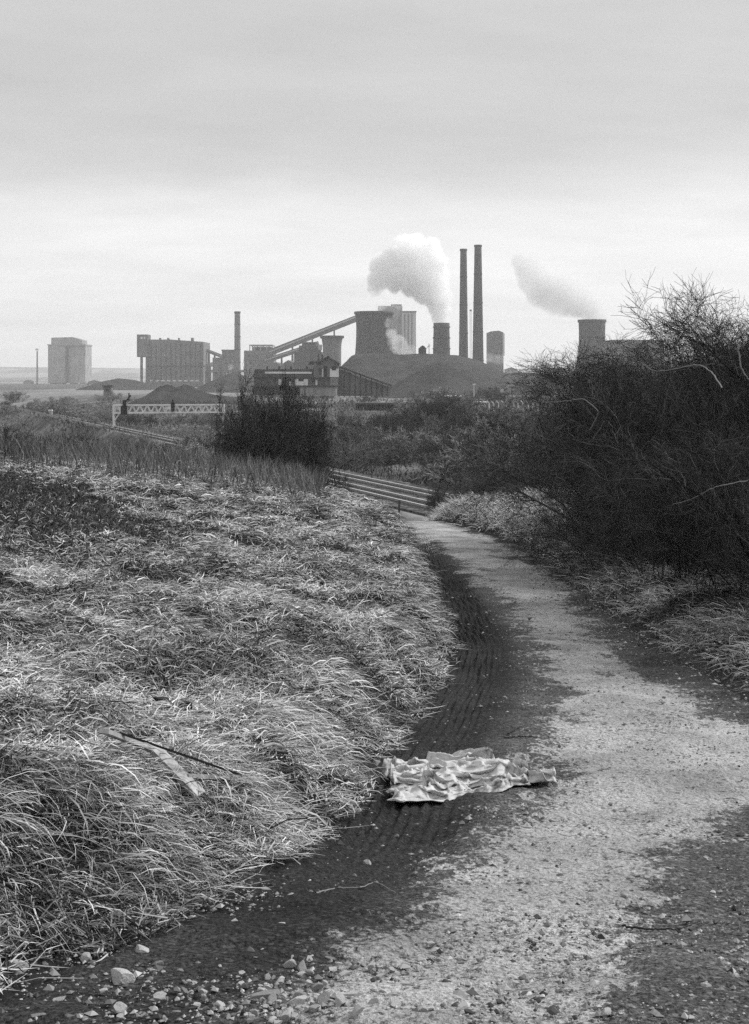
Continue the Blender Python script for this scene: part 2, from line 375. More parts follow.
def lay_left():
    fr = lambda Y: xl(Y) - .02
    # matted, wind-combed layer
    x, y = scatter(400000, 3.0, 56, 1.5, left_edge, fr)
    b = burnt(x, y); keep = rng.uniform(0, 1, len(x)) > b * .99
    cl = fbm(x, y, .5, 111, 3); keep &= rng.uniform(0, 1, len(x)) < np.clip((cl - .38) * 8, .03 + .4 * (1 - ss(4.5, 7, y)), 1)
    ed = xl(y) - x; keep &= rng.uniform(0, 1, len(x)) > valley(x, y) * 1.2; keep &= rng.uniform(0, 1, len(x)) < ss(-.05, .30, ed + (fbm(x, y, .5, 113) - .5) * .7)
    x = x[keep]; y = y[keep]; n = len(x)
    th = flow(x, y) + rng.normal(0, .95, n)
    L = rng.uniform(.05, .23, n) * (1 + y * .02); w = (.0019 + .00040 * y) * np.minimum(rng.lognormal(0, .42, n), 2.8)
    tn = np.clip(.45 + rng.normal(0, .24, n) + (fbm(x, y, .6, 115, 3) - .5) * 2.3 + (fbm(x, y, 7, 117, 2) - .5) * .5, .02, 1)
    dead = rng.uniform(0, 1, n) < .18; tn[dead] *= .25
    p0 = rng.uniform(.0, .7, n); p1 = rng.uniform(-.8, .1, n)
    blades('matted_grass', x, y, th, L, w, tn, p0, p1, 3, .5, .008, label='pale dead grass matted flat over the bank beside the track')
    # tussocks: bunches that rise and fall over together
    cx, cy = scatter(5000, 3.0, 46, 1.2, left_edge, lambda Y: xl(Y) - .12)
    k = (vn(cx, cy, .5, 113) > .25 * (xl(cy) - cx < .5)) & (fbm(cx, cy, .5, 111, 3) > .38 - .14 * (cy < 6.5)) & (valley(cx, cy) < .3) & (rng.uniform(0, 1, len(cx)) > burnt(cx, cy)); cx, cy = cx[k], cy[k]
    nb = 62; r = rng.uniform(.05, .16, len(cx)) * (1 + cy * .02)
    T = flow(cx, cy) + rng.normal(0, .6, len(cx)); hgt = rng.uniform(.5, 1.25, len(cx))
    rep = lambda a: np.repeat(a, nb)
    x = rep(cx) + rng.normal(0, 1, len(cx) * nb) * rep(r); y = rep(cy) + rng.normal(0, 1, len(cx) * nb) * rep(r)
    n = len(x); ok = x < xl(y) + .02; 
    th = rep(T) + rng.normal(0, .95, n); L = rng.uniform(.09, .27, n) * rep(hgt) * (1 + .012 * y) * (1 + .01 * y)
    w = (.0017 + .00038 * y) * np.minimum(rng.lognormal(0, .42, n), 2.8)
    tn = np.clip(rep(.48 + rng.normal(0, .30, len(cx))) + rng.normal(0, .2, n), .03, 1)
    p0 = rng.uniform(.05, 1.1, n) * rep(rng.uniform(.5, 1.2, len(cx))); p1 = rng.uniform(-1.2, -.1, n)
    a = [q[ok] for q in (x, y, th, L, w, tn, p0, p1)]
    blades('tussock_grass', a[0], a[1], a[2], a[3], a[4], a[5], a[6], a[7], 4, .6, .006, label='tufts of long pale grass bent over on the bank')
    # short broken thatch between the tufts
    x, y = scatter(270000, 3.0, 40, 1.65, left_edge, lambda Y: xl(Y) + .12)
    k = (rng.uniform(0, 1, len(x)) > .97 * burnt(x, y)) & (rng.uniform(0, 1, len(x)) > .8 * valley(x, y)) & (rng.uniform(0, 1, len(x)) < ss(-.15, .25, xl(y) - x + (fbm(x, y, .5, 113) - .5) * .7)); x, y = x[k], y[k]; n = len(x)
    tn = np.clip(.40 + rng.normal(0, .26, n) + (fbm(x, y, .6, 119, 3) - .5) * 1.6, .01, 1)
    blades('broken_thatch', x, y, rng.uniform(0, 6.28, n), rng.uniform(.03, .14, n) * (1 + y * .02), (.0030 + .00045 * y) * rng.uniform(.6, 1.4, n), tn, rng.uniform(-.2, .8, n), rng.uniform(-.6, .4, n), 2, .6, .012,
           label='short broken straw lying between the tufts on the bank', cat='thatch', zoff=rng.uniform(0, .07, n))
    # charred stubble on the burnt patch
    x, y = scatter(60000, 12, 38, .6, left_edge, lambda Y: -2.0 + 0 * Y); k = burnt(x, y) > .25; x, y = x[k], y[k]; n = len(x)
    tn = np.clip(rng.normal(.06, .05, n) + .45 * (rng.uniform(0, 1, n) < .07), .0, 1)
    blades('charred_stubble', x, y, rng.uniform(0, 6.28, n), rng.uniform(.05, .2, n), rng.uniform(.010, .022, n), tn, rng.uniform(.1, 1.4, n), rng.uniform(-.6, .9, n), 2, .6, .005, label='black charred stubble over the burnt patch on the bank', cat='stubble')
    # standing stems along the crest, darker
    x, y = scatter(52000, 33, 70, .3, left_edge, lambda Y: np.minimum(xl(Y) - .15, -.035 * Y))
    k = rng.uniform(0, 1, len(x)) < np.clip(ss(30, 44, y) * (.15 + 1.1 * fbm(x, y, 2.5, 121)), .03, 1) * (1 - .9 * burnt(x, y)); x, y = x[k], y[k]; n = len(x)
    tn = np.clip(.42 + rng.normal(0, .2, n) - .25 * ss(44, 56, y) - .2 * ss(-8, -11, x), .02, 1)
    blades('standing_grass', x, y, rng.uniform(0, 6.28, n), rng.uniform(.35, .95, n), rng.uniform(.014, .026, n), tn,
           rng.uniform(1.15, 1.55, n), rng.uniform(.6, 1.4, n), 3, .5, 0, 'stalk', label='upright brown stems of tall grass along the crest of the bank')
lay_left()
def hedge_x(Y): return np.interp(Y, [8, 14, 20, 24, 29, 33, 36, 40, 46, 60], [6.2, 5.1, 4.6, 4.3, 4.0, 4.2, 4.8, 6.2, 8, 11])
def lay_right():
    x, y = scatter(90000, 6, 58, 1.2, lambda Y: xr(Y) + .0, lambda Y: hedge_x(Y) + .8)
    cl = fbm(x, y, .45, 131, 3); n = len(x)
    k = rng.uniform(0, 1, n) < np.clip((cl - .34) * 4.5, .05, 1) * ss(-.05, .5, x - xr(y) + (vn(x, y, .6, 133) - .5) * .6); x, y = x[k], y[k]; n = len(x)
    th = 3.6 + rng.normal(0, .9, n) + 2 * (vn(x, y, .9, 135) - .5)
    L = rng.uniform(.12, .40, n) * (1 + y * .012); w = (.0032 + .00042 * y) * rng.uniform(.6, 1.3, n)
    tn = np.clip(.36 + .24 * ss(30, 40, y) + rng.normal(0, .2, n) + (fbm(x, y, .8, 137) - .5) * 1.2, .02, 1)
    blades('verge_grass', x, y, th, L, w, tn, rng.uniform(.1, 1.2, n), rng.uniform(-1, .3, n), 3, .8, .01, label='dead grass on the right verge under the thorn hedge')
    x, y = scatter(30000, 36, 60, 0, lambda Y: xr(Y) + .3, lambda Y: xr(Y) + 6.5); n = len(x)
    tn = np.clip(.62 + rng.normal(0, .22, n) + (fbm(x, y, 1.0, 139) - .5) * .9, .02, 1)
    blades('verge_tall_grass', x, y, rng.normal(3.3, .8, n), rng.uniform(.25, .65, n), rng.uniform(.014, .026, n), tn,
           rng.uniform(.7, 1.5, n), rng.uniform(-.9, .9, n), 3, .7, .01, label='bright dead grass standing at the far bend of the track')
    # leaf litter and broken bits at the foot of the hedge
    x, y = scatter(26000, 7, 40, 1.1, lambda Y: xr(Y) + .15, lambda Y: hedge_x(Y) + 1.2); n = len(x)
    tn = np.clip(rng.normal(.28, .25, n), .02, 1)
    blades('leaf_litter', x, y, rng.uniform(0, 6.28, n), rng.uniform(.03, .08, n), rng.uniform(.02, .045, n), tn,
           rng.uniform(-.2, .5, n), rng.uniform(-.5, .5, n), 2, .2, .008, label='dead leaves and scraps at the foot of the hedge', cat='leaf litter')
lay_right()
def scrub_cover():
    """coarse undergrowth over the cutting slopes, too dense to count"""
    n = 120000
    y = 62 * (420 / 62) ** rng.uniform(0, 1, n); x = rng.uniform(-.40, .30, n) * y
    s = rail_s(x, y)
    k = ((np.abs(s) > 5.4) | (rng.uniform(0, 1, n) < .12)) & ~((s < 0) & (s > -34) & (x > -.035 * y)) & (rng.uniform(0, 1, n) < np.clip((fbm(x, y, 6, 141, 3) - .36) * 6, .03, 1)); x, y = x[k], y[k]; n = len(x)
    tn = np.clip(.22 + rng.normal(0, .13, n) + (fbm(x, y, 14, 143, 3) - .5) * 1.1, .0, 1)
    blades('slope_undergrowth', x, y, rng.uniform(0, 6.28, n), rng.uniform(.25, .8, n) * (1 + y / 300), rng.uniform(.5, 1.4, n) * y / 1422 * .9, tn,
           rng.uniform(.5, 1.5, n), rng.uniform(-.3, 1.2, n), 2, .6, 0, 'stalk', label='rough undergrowth covering the slopes around the railway', cat='undergrowth')
scrub_cover()
# ------------------------------------------------------------------ bushes
def rand_perp(d, g):
    r = g.normal(0, 1, d.shape); r -= (r * d).sum(-1, keepdims=True) * d
    return r / np.maximum(np.linalg.norm(r, axis=-1, keepdims=True), 1e-6)
def grow(p, d, L, wander, up, K, g):
    """polylines from starts p along d; returns n x K x 3 points and n x K x 3 directions"""
    n = len(p); P = np.zeros((n, K, 3)); D = np.zeros((n, K, 3)); P[:, 0] = p; D[:, 0] = d
    for k in range(1, K):
        nd = D[:, k-1] + g.normal(0, wander, (n, 3)) + np.array([0, 0, up])
        nd /= np.linalg.norm(nd, axis=-1, keepdims=True); D[:, k] = nd
        P[:, k] = P[:, k-1] + nd * (L / (K - 1))[:, None]
    return P, D
def tubes(P, r0, r1, D, ns=3):
    n, K, _ = P.shape
    ref = np.zeros_like(D); ref[..., 0] = 1; m = np.abs(D[..., 0]) > .8; ref[m] = (0, 1, 0)
    a = np.cross(D, ref); a /= np.maximum(np.linalg.norm(a, axis=-1, keepdims=True), 1e-6); b = np.cross(D, a)
    t = np.linspace(0, 1, K)[None, :]; r = r0[:, None] * (1 - t) + r1[:, None] * t
    V = np.zeros((n, K, ns, 3))
    for i in range(ns):
        an = 2 * math.pi * i / ns; V[:, :, i] = P + (a * math.cos(an) + b * math.sin(an)) * r[..., None]
    f = []
    for k in range(K - 1):
        for i in range(ns): j = (i + 1) % ns; f.append([k*ns+i, k*ns+j, (k+1)*ns+j, (k+1)*ns+i])
    f = np.array(f); F_ = (np.arange(n) * K * ns)[:, None, None] + f[None]
    return V.reshape(-1, 3), F_.reshape(-1, 4), n * K * ns
def children(P, D, r0, r1, per, ratio, spread, g, tmin=.15):
    n, K, _ = P.shape; idx = np.repeat(np.arange(n), per); t = g.uniform(tmin, 1, len(idx)) * (K - 1)
    k = np.minimum(t.astype(int), K - 2); f = (t - k)[:, None]
    p = P[idx, k] * (1 - f) + P[idx, k+1] * f; d = D[idx, k]
    d2 = d + rand_perp(d, g) * g.uniform(spread * .5, spread * 1.3, len(idx))[:, None]
    d2 /= np.linalg.norm(d2, axis=-1, keepdims=True)
    tt = t / (K - 1); rr = (r0[idx] * (1 - tt) + r1[idx] * tt) * ratio
    return p, d2, rr, idx, tt
def bush_mesh(name, seed, height, width, stems, per, rtwig, mat, arch=.0, dens=1.0, lean=(0, 0), stem_r=.03, tone0=.4, flat=False):
    g = np.random.default_rng(seed); out = []
    n = stems; an = g.uniform(0, 6.28, n); rad = np.sqrt(g.uniform(0, 1, n)) * width * .30
    p = np.stack([np.cos(an) * rad, np.sin(an) * rad, np.full(n, -.25)], -1)
    tilt = g.uniform(0, .75, n) * width / height
    d = np.stack([np.cos(an) * tilt + lean[0], np.sin(an) * tilt + lean[1], np.ones(n)], -1); d /= np.linalg.norm(d, axis=-1, keepdims=True)
    L = height * g.uniform(.62, 1.02, n)
    P, D = grow(p, d, L, .14, -arch, 9, g); r0 = stem_r * g.uniform(.6, 1.2, n); r1 = r0 * .3
    P[..., 2] = np.minimum(P[..., 2], height * (1.0 + .0 * P[..., 2]))
    tn = np.clip(g.normal(tone0, .2, n), 0, 1)
    out.append((P, D, r0, r1, tn, 4))
    lens = [height * .42, height * .22, height * .12]
    for lv, (k, ln) in enumerate(zip(per, lens)):
        p, d, rr, idx, tt = children(P, D, r0, r1, k, .62, .95, g, .18 if lv == 0 else .1)
        n = len(p); L = ln * g.uniform(.45, 1.15, n) * (1 - .35 * tt)
        P, D = grow(p, d, L, .22, .03 if lv < 2 else .0, 6 if lv == 0 else (5 if lv == 1 else 3), g)
        P[..., 2] = np.maximum(P[..., 2], .03)
        r0 = np.maximum(rr * g.uniform(.6, 1.0, n), rtwig); r1 = np.maximum(r0 * .35, rtwig * .7)
        tn = np.clip(tn[idx] * .4 + g.normal(tone0, .22, n) * .6, 0, 1)
        if flat: hi_ = g.uniform(0, 1, n) < (.10, .09, .03)[lv]; tn[hi_] = g.uniform(.6, 1, hi_.sum()); r0[hi_] *= 1.35; r1[hi_] *= 1.3
        out.append((P, D, r0, r1, tn, 3))
    if flat:
        t_ = np.percentile(out[-1][0][..., 2], 86)
        for q in out: zz_ = q[0][..., 2]; q[0][..., 2] = np.where(zz_ > t_, t_ + (zz_ - t_) * .6, zz_)
    Vs = []; Fs = []; Ts = []; b = 0; split = []
    for i, (P, D, r0, r1, tn, ns) in enumerate(out):
        V, F_, m = tubes(P, r0, r1, D, ns); Vs.append(V); Fs.append(F_ + b); Ts.append(np.repeat(tn, P.shape[1] * ns)); b += m; split.append((V, F_, Ts[-1]))
    return split
TOP = {}
def bush_obj(name, split, loc, mats, parts=True, rz=0, s=1.0):
    """stems as one part, the twigs as the other"""
    root = empty(name, loc, rz); root.scale = (s, s, s)
    TOP[id(split)] = float(np.percentile(split[-1][0][:, 2], 98.5))
    V, F_, T = split[0]
    V1, F1, T1 = split[1]
    npmesh('stems', np.concatenate([V, V1]), np.concatenate([F_, F1 + len(V)]), np.full(len(F_) + len(F1), 4), mats[0], root, tone=np.concatenate([T, T1]))
    b = 0; VV = []; FF = []; TT = []
    for V, F_, T in split[2:]: VV.append(V); FF.append(F_ + b); TT.append(T); b += len(V)
    FF = np.concatenate(FF)
    npmesh('twigs', np.concatenate(VV), FF, np.full(len(FF), 4), mats[1], root, tone=np.concatenate(TT))
    return root
def row_scale(split, row, x, y): return (Zp(row, y) - float(H(x, y)) + .1) / float(np.percentile(split[-1][0][:, 2], 99))
def copy_tree(o, parent=None):
    c = o.copy(); COL.objects.link(c)
    if parent is not None: c.parent = parent
    for ch in list(o.children): copy_tree(ch, c)
    return c
# near hedge on the right: each thorn bush is its own plant
T_, FT = (MT['twig'], MT['twig']), (MT['fartwig'], MT['fartwig'])
protoA = [bush_mesh('hawthorn_bush', 31 + i, 1.0 * h, wd, st, (16, 9, 6), .0026, 'twig', arch=.035, lean=(-.10, -.05), stem_r=.024, tone0=.16, flat=True)
          for i, (h, wd, st) in enumerate([(4.0, 4.2, 20), (3.8, 4.8, 20), (4.2, 3.6, 19)])]
hedge_spec = [  # x, y, height scale, prototype, rotation, label
    (7.0, 18.2, 238, 0, .3, 'tall bare thorn bush at the right end of the hedge, nearest the track'),
    (6.6, 20.8, 252, 1, 1.9, 'bare thorn bush behind the verge, next from the right edge'),
    (7.0, 24.8, 306, 2, 4.0, 'bare thorn bush in the middle of the hedge above the pale verge grass'),
    (6.3, 28.5, 339, 0, 2.6, 'bare thorn bush left of the hedge middle with tangled low twigs'),
    (6.5, 32.5, 341, 1, 5.1, 'bare thorn bush in front of the right cooling tower'),
    (8.0, 36.5, 345, 2, .8, 'thorn bush at the left end of the hedge overhanging the bend'),
    (5.2, 15.6, 400, 1, 1.1, 'low near thorn bush at the right edge, beside the verge grass'),
    (4.9, 18.6, 425, 2, 2.7, 'low thorn bush in the front of the hedge, next from the right edge'),
    (4.7, 22.4, 438, 0, 4.4, 'low thorn bush in the middle of the hedge front'),
    (4.8, 26.6, 452, 1, 5.7, 'low thorn bush in the left part of the hedge front'),
    (5.5, 30.2, 440, 2, .4, 'low thorn bush in the hedge front above the far verge'),
    (9.6, 22.5, 268, 2, 3.1, 'tall thorn bush in the back of the hedge at the right edge'),
    (9.2, 27.0, 326, 1, 2.2, 'thorn bush in the back of the hedge below the long pale branch'),
    (8.9, 32.0, 338, 0, 5.6, 'thorn bush in the back of the hedge before the low flat works building'),
    (8.6, 38.0, 340, 1, .2, 'thorn bush in the back of the hedge right of the cooling tower'),
    (11.2, 29.0, 290, 0, 1.2, 'thorn bush deep behind the hedge at the right edge'),
]
first = {}
for (x, y, row, k, rz, lab) in hedge_spec:
    s = (Zp(row, y) - float(H(x, y)) + .05) / float(np.percentile(protoA[k][-1][0][:, 2], 99.85))
    sq = .62 if row < 300 else .90
    loc = (x, y, float(H(x, y)) - .05)
    if k not in first:
        o = bush_obj('hawthorn_bush', protoA[k], loc, T_, rz=rz, s=s); first[k] = o; o.scale = (s * sq, s * sq, s)
    else:
        o = copy_tree(first[k]); o.location = loc; o.rotation_euler = (0, 0, rz); o.scale = (s * sq, s * sq, s)
    tag(o, lab, 'bush', 'bare thorn bushes in the hedge along the track')
# long pale dead branches lying through the front of the hedge
def curve_branch(name, pts, r, mat, label, cat, parent=None):
    P = np.array(pts, float); n = len(P); t = np.linspace(0, n - 1, 34)
    Q = np.stack([np.interp(t, np.arange(n), P[:, i]) for i in range(3)], -1)
    for _ in range(4): Q[1:-1] = (Q[:-2] + Q[1:-1] * 2 + Q[2:]) / 4
    Q[1:-1] += rng.normal(0, r * .35, Q[1:-1].shape)
    D = np.gradient(Q, axis=0); D /= np.linalg.norm(D, axis=-1, keepdims=True)
    V, F_, m = tubes(Q[None], np.array([r]), np.array([r * .35]), D[None], 6)
    o = npmesh(name, V, F_, np.full(len(F_), 4), mat, parent, tone=np.full(len(V), .9), smooth=True)
    if label: tag(o, label, cat)
    return o
def pp(px, py, Y): return (Xp(px, Y), Y, Zp(py, Y))
MT['bark'] = mat_tone('pale_bark', .04, .22)
curve_branch('dead_branch', [pp(722, 388, 15.6), pp(712, 372, 16), pp(700, 364, 16.3), pp(680, 368, 16.7), pp(655, 372, 17), pp(640, 362, 17.2)], .008, MT['bark'], 'long pale arching branch lying across the top of the hedge', 'branch')
curve_branch('dead_branch', [pp(749, 480, 14.5), pp(715, 487, 15.2), pp(690, 500, 16), pp(672, 505, 16.6)], .008, MT['bark'], 'pale branch low in the hedge at the right edge', 'branch')
curve_branch('dead_branch', [pp(590, 430, 22), pp(600, 412, 21.6), pp(584, 398, 21.8), pp(560, 402, 22.5), pp(545, 402, 23)], .009, MT['bark'], 'crooked pale branch in the left half of the hedge', 'branch')
curve_branch('dead_branch', [pp(738, 345, 15), pp(741, 368, 15), pp(749, 381, 15), pp(760, 386, 15)], .010, MT['bark'], 'short forked pale branch near the top of the hedge at the right edge', 'branch')

# mid-distance bushes
midp = [bush_mesh('winter_bush', 61 + i, h, w, st, (13, 8, 5), .010, 'x', stem_r=.04, tone0=t) for i, (h, w, st, t) in enumerate([(5.0, 5.2, 32, .22), (3.6, 4.6, 20, .42), (3.2, 4.4, 18, .6)])]
smallp = [bush_mesh('winter_bush', 81 + i, h, w, st, (9, 6, 3), .020, 'x', stem_r=.05, tone0=t) for i, (h, w, st, t) in enumerate([(4.0, 5.4, 16, .35), (3.0, 4.6, 15, .68), (4.6, 5.0, 15, .12)])]
pfirst = {}
def plant(kind, k, x, y, s, rz, label, group=None, sz=1.0, name='winter_bush', wpx=None):
    loc = (x, y, float(H(x, y)) - .1)
    key = (kind, k)
    if key not in pfirst:
        o = bush_obj(name, (midp if kind == 'm' else smallp)[k], loc, FT if kind == 'm' else (MT['fartwig'], MT['slopetwig']), rz=rz); pfirst[key] = o
    else:
        o = copy_tree(pfirst[key]); o.name = name; o.location = loc; o.rotation_euler = (0, 0, rz)
        for q in ('label', 'category', 'group'):
            if q in o: del o[q]
    sxy = s * (.72 if kind == 'm' else 1.2)
    if wpx: sxy = (wpx / F * y / 2) / float(np.percentile(np.hypot(*(midp if kind == 'm' else smallp)[k][-1][0][:, :2].T), 90))
    o.scale = (sxy, sxy, s * sz)
    return tag(o, label, 'bush', group)
plant('m', 0, -4.1, 60, row_scale(midp[0], 394, -4.1, 60), .4, 'large dark rounded bush standing behind the crest of the bank', wpx=112)
plant('m', 0, -5.6, 64, row_scale(midp[0], 402, -5.6, 64), 2.4, 'dark bush filling the left shoulder of the large rounded bush', wpx=78)
plant('m', 0, -3.3, 66, row_scale(midp[0], 412, -3.3, 66), 4.4, 'lower dark bush against the right foot of the large rounded bush', wpx=78)
plant('m', 1, -17.6, 50, .55, .7, 'small twiggy bush at the left edge on the crest', wpx=50)
G_SL = 'bare bushes on the slopes around the railway'
L_SL = 'bare grey bush among others on the slope beyond the railway'
L_NR = 'bare bush on the slope between the bend of the track and the railway'
L_LF = 'bare low bush in the rough ground along the railway on the left'
L_FF = 'small bare bush on the flat rough ground before the works'
def top_scale(k, H0, px, py, Y):
    H0 = float(np.percentile((midp if H0 in ms and Y < 80 else smallp)[k][-1][0][:, 2], 98))   # scale that makes the bush reach a sight height
    x = Xp(px, Y); return (Zp(py, Y) - float(H(x, Y))) / H0
ms = [5.0, 3.6, 3.2]; sm = [4.0, 3.0, 4.6]
g2 = np.random.default_rng(5)
for (px, py, Y, k) in [(450, 487, 58, 1), (468, 480, 62, 2), (488, 483, 60, 1), (508, 476, 66, 1), (530, 466, 68, 0), (562, 462, 70, 1), (592, 450, 72, 0), (520, 486, 57, 2)]:
    s = (Zp(py, Y) - float(H(Xp(px, Y), Y)) + .1) / float(np.percentile(midp[k][-1][0][:, 2], 98))
    plant('m', k, Xp(px, Y), Y, max(s, .25), g2.uniform(0, 6), L_NR, 'bushes between the bend and the railway', wpx=44 + 6 * (k == 0))
slope = [(345, 445, 140), (362, 440, 146), (381, 456, 150), (400, 462, 146), (350, 430, 165), (372, 428, 172), (392, 436, 158), (410, 440, 150), (440, 458, 150), (452, 466, 124),
         (430, 425, 165), (418, 408, 185), (438, 400, 196), (452, 408, 184), (470, 412, 172), (455, 430, 150), (474, 440, 134), (492, 430, 138), (505, 415, 156), (488, 408, 172),
         (520, 425, 138), (536, 412, 148), (552, 420, 132), (512, 440, 118), (530, 445, 106), (548, 440, 100), (565, 430, 112), (404, 425, 178), (395, 418, 190), (352, 420, 200),
         (334, 428, 176), (460, 452, 126), (480, 455, 116), (498, 450, 110), (576, 418, 140), (590, 410, 150)]
for (px, py, Y) in slope:
    k = int(g2.integers(0, 3)); s = np.clip(top_scale(k, sm[k], px, py - 9, Y), .55, 2.1)
    plant('s', k, Xp(px, Y), Y, float(s), g2.uniform(0, 6), L_SL, G_SL)
for (px, py, Y, w_, lab) in [(432, 396, 178, 64, 'tall dark rounded bush below the pointed coal heap'), (398, 416, 160, 54, 'dark rounded bush halfway up the slope left of the tall rounded one'), (468, 412, 150, 60, 'broad dark rounded bush on the slope under the pale fence posts'),
        (503, 416, 138, 62, 'dark rounded bush touching the left end of the thorn hedge'), (362, 430, 152, 50, 'dark rounded bush just above the left end of the visible rails'), (445, 440, 128, 56, 'dark rounded bush just above the right end of the visible rails'), (484, 444, 112, 56, 'dark low bush between the rails and the thorn hedge')]:
    plant('m', 0, Xp(px, Y), Y, row_scale(midp[0], py, Xp(px, Y), Y), g2.uniform(0, 6), lab, G_SL, wpx=w_)
left = [(20, 425, 190), (45, 430, 178), (75, 432, 165), (100, 438, 150), (128, 436, 150), (150, 440, 140), (172, 440, 132), (195, 436, 135), (212, 428, 150), (228, 424, 160), (10, 415, 240),
        (40, 398, 330), (55, 396, 335), (68, 397, 330), (82, 402, 320), (95, 405, 310), (108, 404, 300), (122, 408, 290), (136, 412, 285), (150, 414, 280), (166, 414, 275), (182, 412, 270), (198, 414, 262), (212, 410, 255),
        (228, 405, 250), (90, 415, 260), (60, 418, 250), (235, 415, 200), (220, 440, 120), (188, 448, 110), (150, 452, 104), (118, 452, 104), (84, 450, 106), (50, 446, 112), (18, 444, 115), (245, 400, 260), (3, 432, 160),
        (180, 425, 215), (200, 424, 205), (160, 426, 230), (140, 428, 235), (312, 415, 190), (325, 420, 180), (30, 408, 290), (5, 402, 330), (135, 446, 120), (168, 450, 112), (205, 446, 116)]
for (px, py, Y) in left:
    k = int(g2.integers(0, 3)); s = np.clip(top_scale(k, sm[k], px, py, Y), .35, 1.6)
    plant('s', k, Xp(px, Y), Y, float(s), g2.uniform(0, 6), L_LF, 'low bushes along the railway on the left', sz=.9)
for i in range(42):
    Y = g2.uniform(320, 520); px = g2.uniform(-60, 620); k = int(g2.integers(0, 3))
    if 95 < px < 250 and 350 < Y < 440: continue
    if 240 < px < 345 and Y < 400: Y += 120
    plant('s', k, Xp(px, Y), Y, float(g2.uniform(.7, 1.3)), g2.uniform(0, 6), L_FF, 'small bushes on the flats before the works', sz=.8)

# ------------------------------------------------------------------ railway: ballast bed, two tracks
def strip(o0, o1, t0, t1, z0, z1, mb, step=6):
    t = t0
    while t < t1:
        a = RA + RU * t; b = RA + RU * min(t + step, t1) 
        q = lambda p, s: (p[0] + RN[0] * s, p[1] + RN[1] * s)
        A0 = q(a, o0); A1 = q(a, o1); B0 = q(b, o0); B1 = q(b, o1)
        mb.hull4([(*A0, z0), (*A1, z0), (*A1, z1), (*A0, z1)], [(*B0, z0), (*B1, z0), (*B1, z1), (*B0, z1)]); t += step
RZ = -6.72
def mat_ballast():
    m, nt, out = new_mat('track_ballast'); o = pos(nt); v = noise(nt, o, 2.5, 5, .8); w = noise(nt, o, .5, 3, .6)
    finish(nt, out, mathn(nt, 'MULTIPLY', remap(nt, v, .38, .62, .012, .10), remap(nt, noise(nt, o, .9, 5, .75), .36, .64, .12, 2.1)), .95, .1, bump=v, bstr=.8, bdist=.05); return m
MT['ballast'] = mat_ballast(); MT['sleeper'] = mat_wall('old_sleeper', .05, .4, 2)
bed = MB()
strip(-3.9, 4.0, -52, 420, RZ - .35, RZ, bed, 400)
o = bed.build('railway_ballast', MT['ballast']); tag(o, 'pale stone ballast bed carrying two railway tracks', 'ballast', kind='structure')
mbp = MB(); t_ = 72.0
while t_ < 260:
    a_ = RA + RU * t_ + RN * -8.6; b_ = RA + RU * (t_ + 3) + RN * -8.6
    mbp.beam((a_[0], a_[1], float(H(a_[0], a_[1])) + .28), (b_[0], b_[1], float(H(b_[0], b_[1])) + .22), .35, .3); t_ += 3
tag(mbp.build('cable_trough', MT['concrete']), 'pale concrete cable trough running beside the railway on the left', 'cable trough')
for side, lab in ((-1.7, 'nearer railway track of the pair crossing below the bank'), (1.7, 'farther railway track of the pair crossing below the bank')):
    p = RA + RN * side; root = empty('railway_track', (p[0], p[1], RZ)); tag(root, lab, 'railway track', 'railway tracks')
    for r_ in (-.7175, .7175):
        mb = MB(); strip(side + r_ - .035, side + r_ + .035, -50, 420, RZ + .01, RZ + .14, mb, 470)
        ob = mb.build('rail', MT['rail'], root); ob.location = (-p[0], -p[1], -RZ)
        mb = MB(); strip(side + r_ - .045, side + r_ + .045, -50, 420, RZ + .143, RZ + .18, mb, 470); mb.build('rail_head', MT['railhead'], ob)
    mb = MB(); t = -48.0
    while t < 150:
        a = RA + RU * t + RN * (side - 1.28); b = RA + RU * t + RN * (side + 1.28)
        mb.beam((a[0], a[1], RZ - .03), (b[0], b[1], RZ - .03), .26, .12); t += .72
    ob = mb.build('sleepers', MT['sleeper'], root); ob.location = (-p[0], -p[1], -RZ); ob['kind'] = 'stuff'

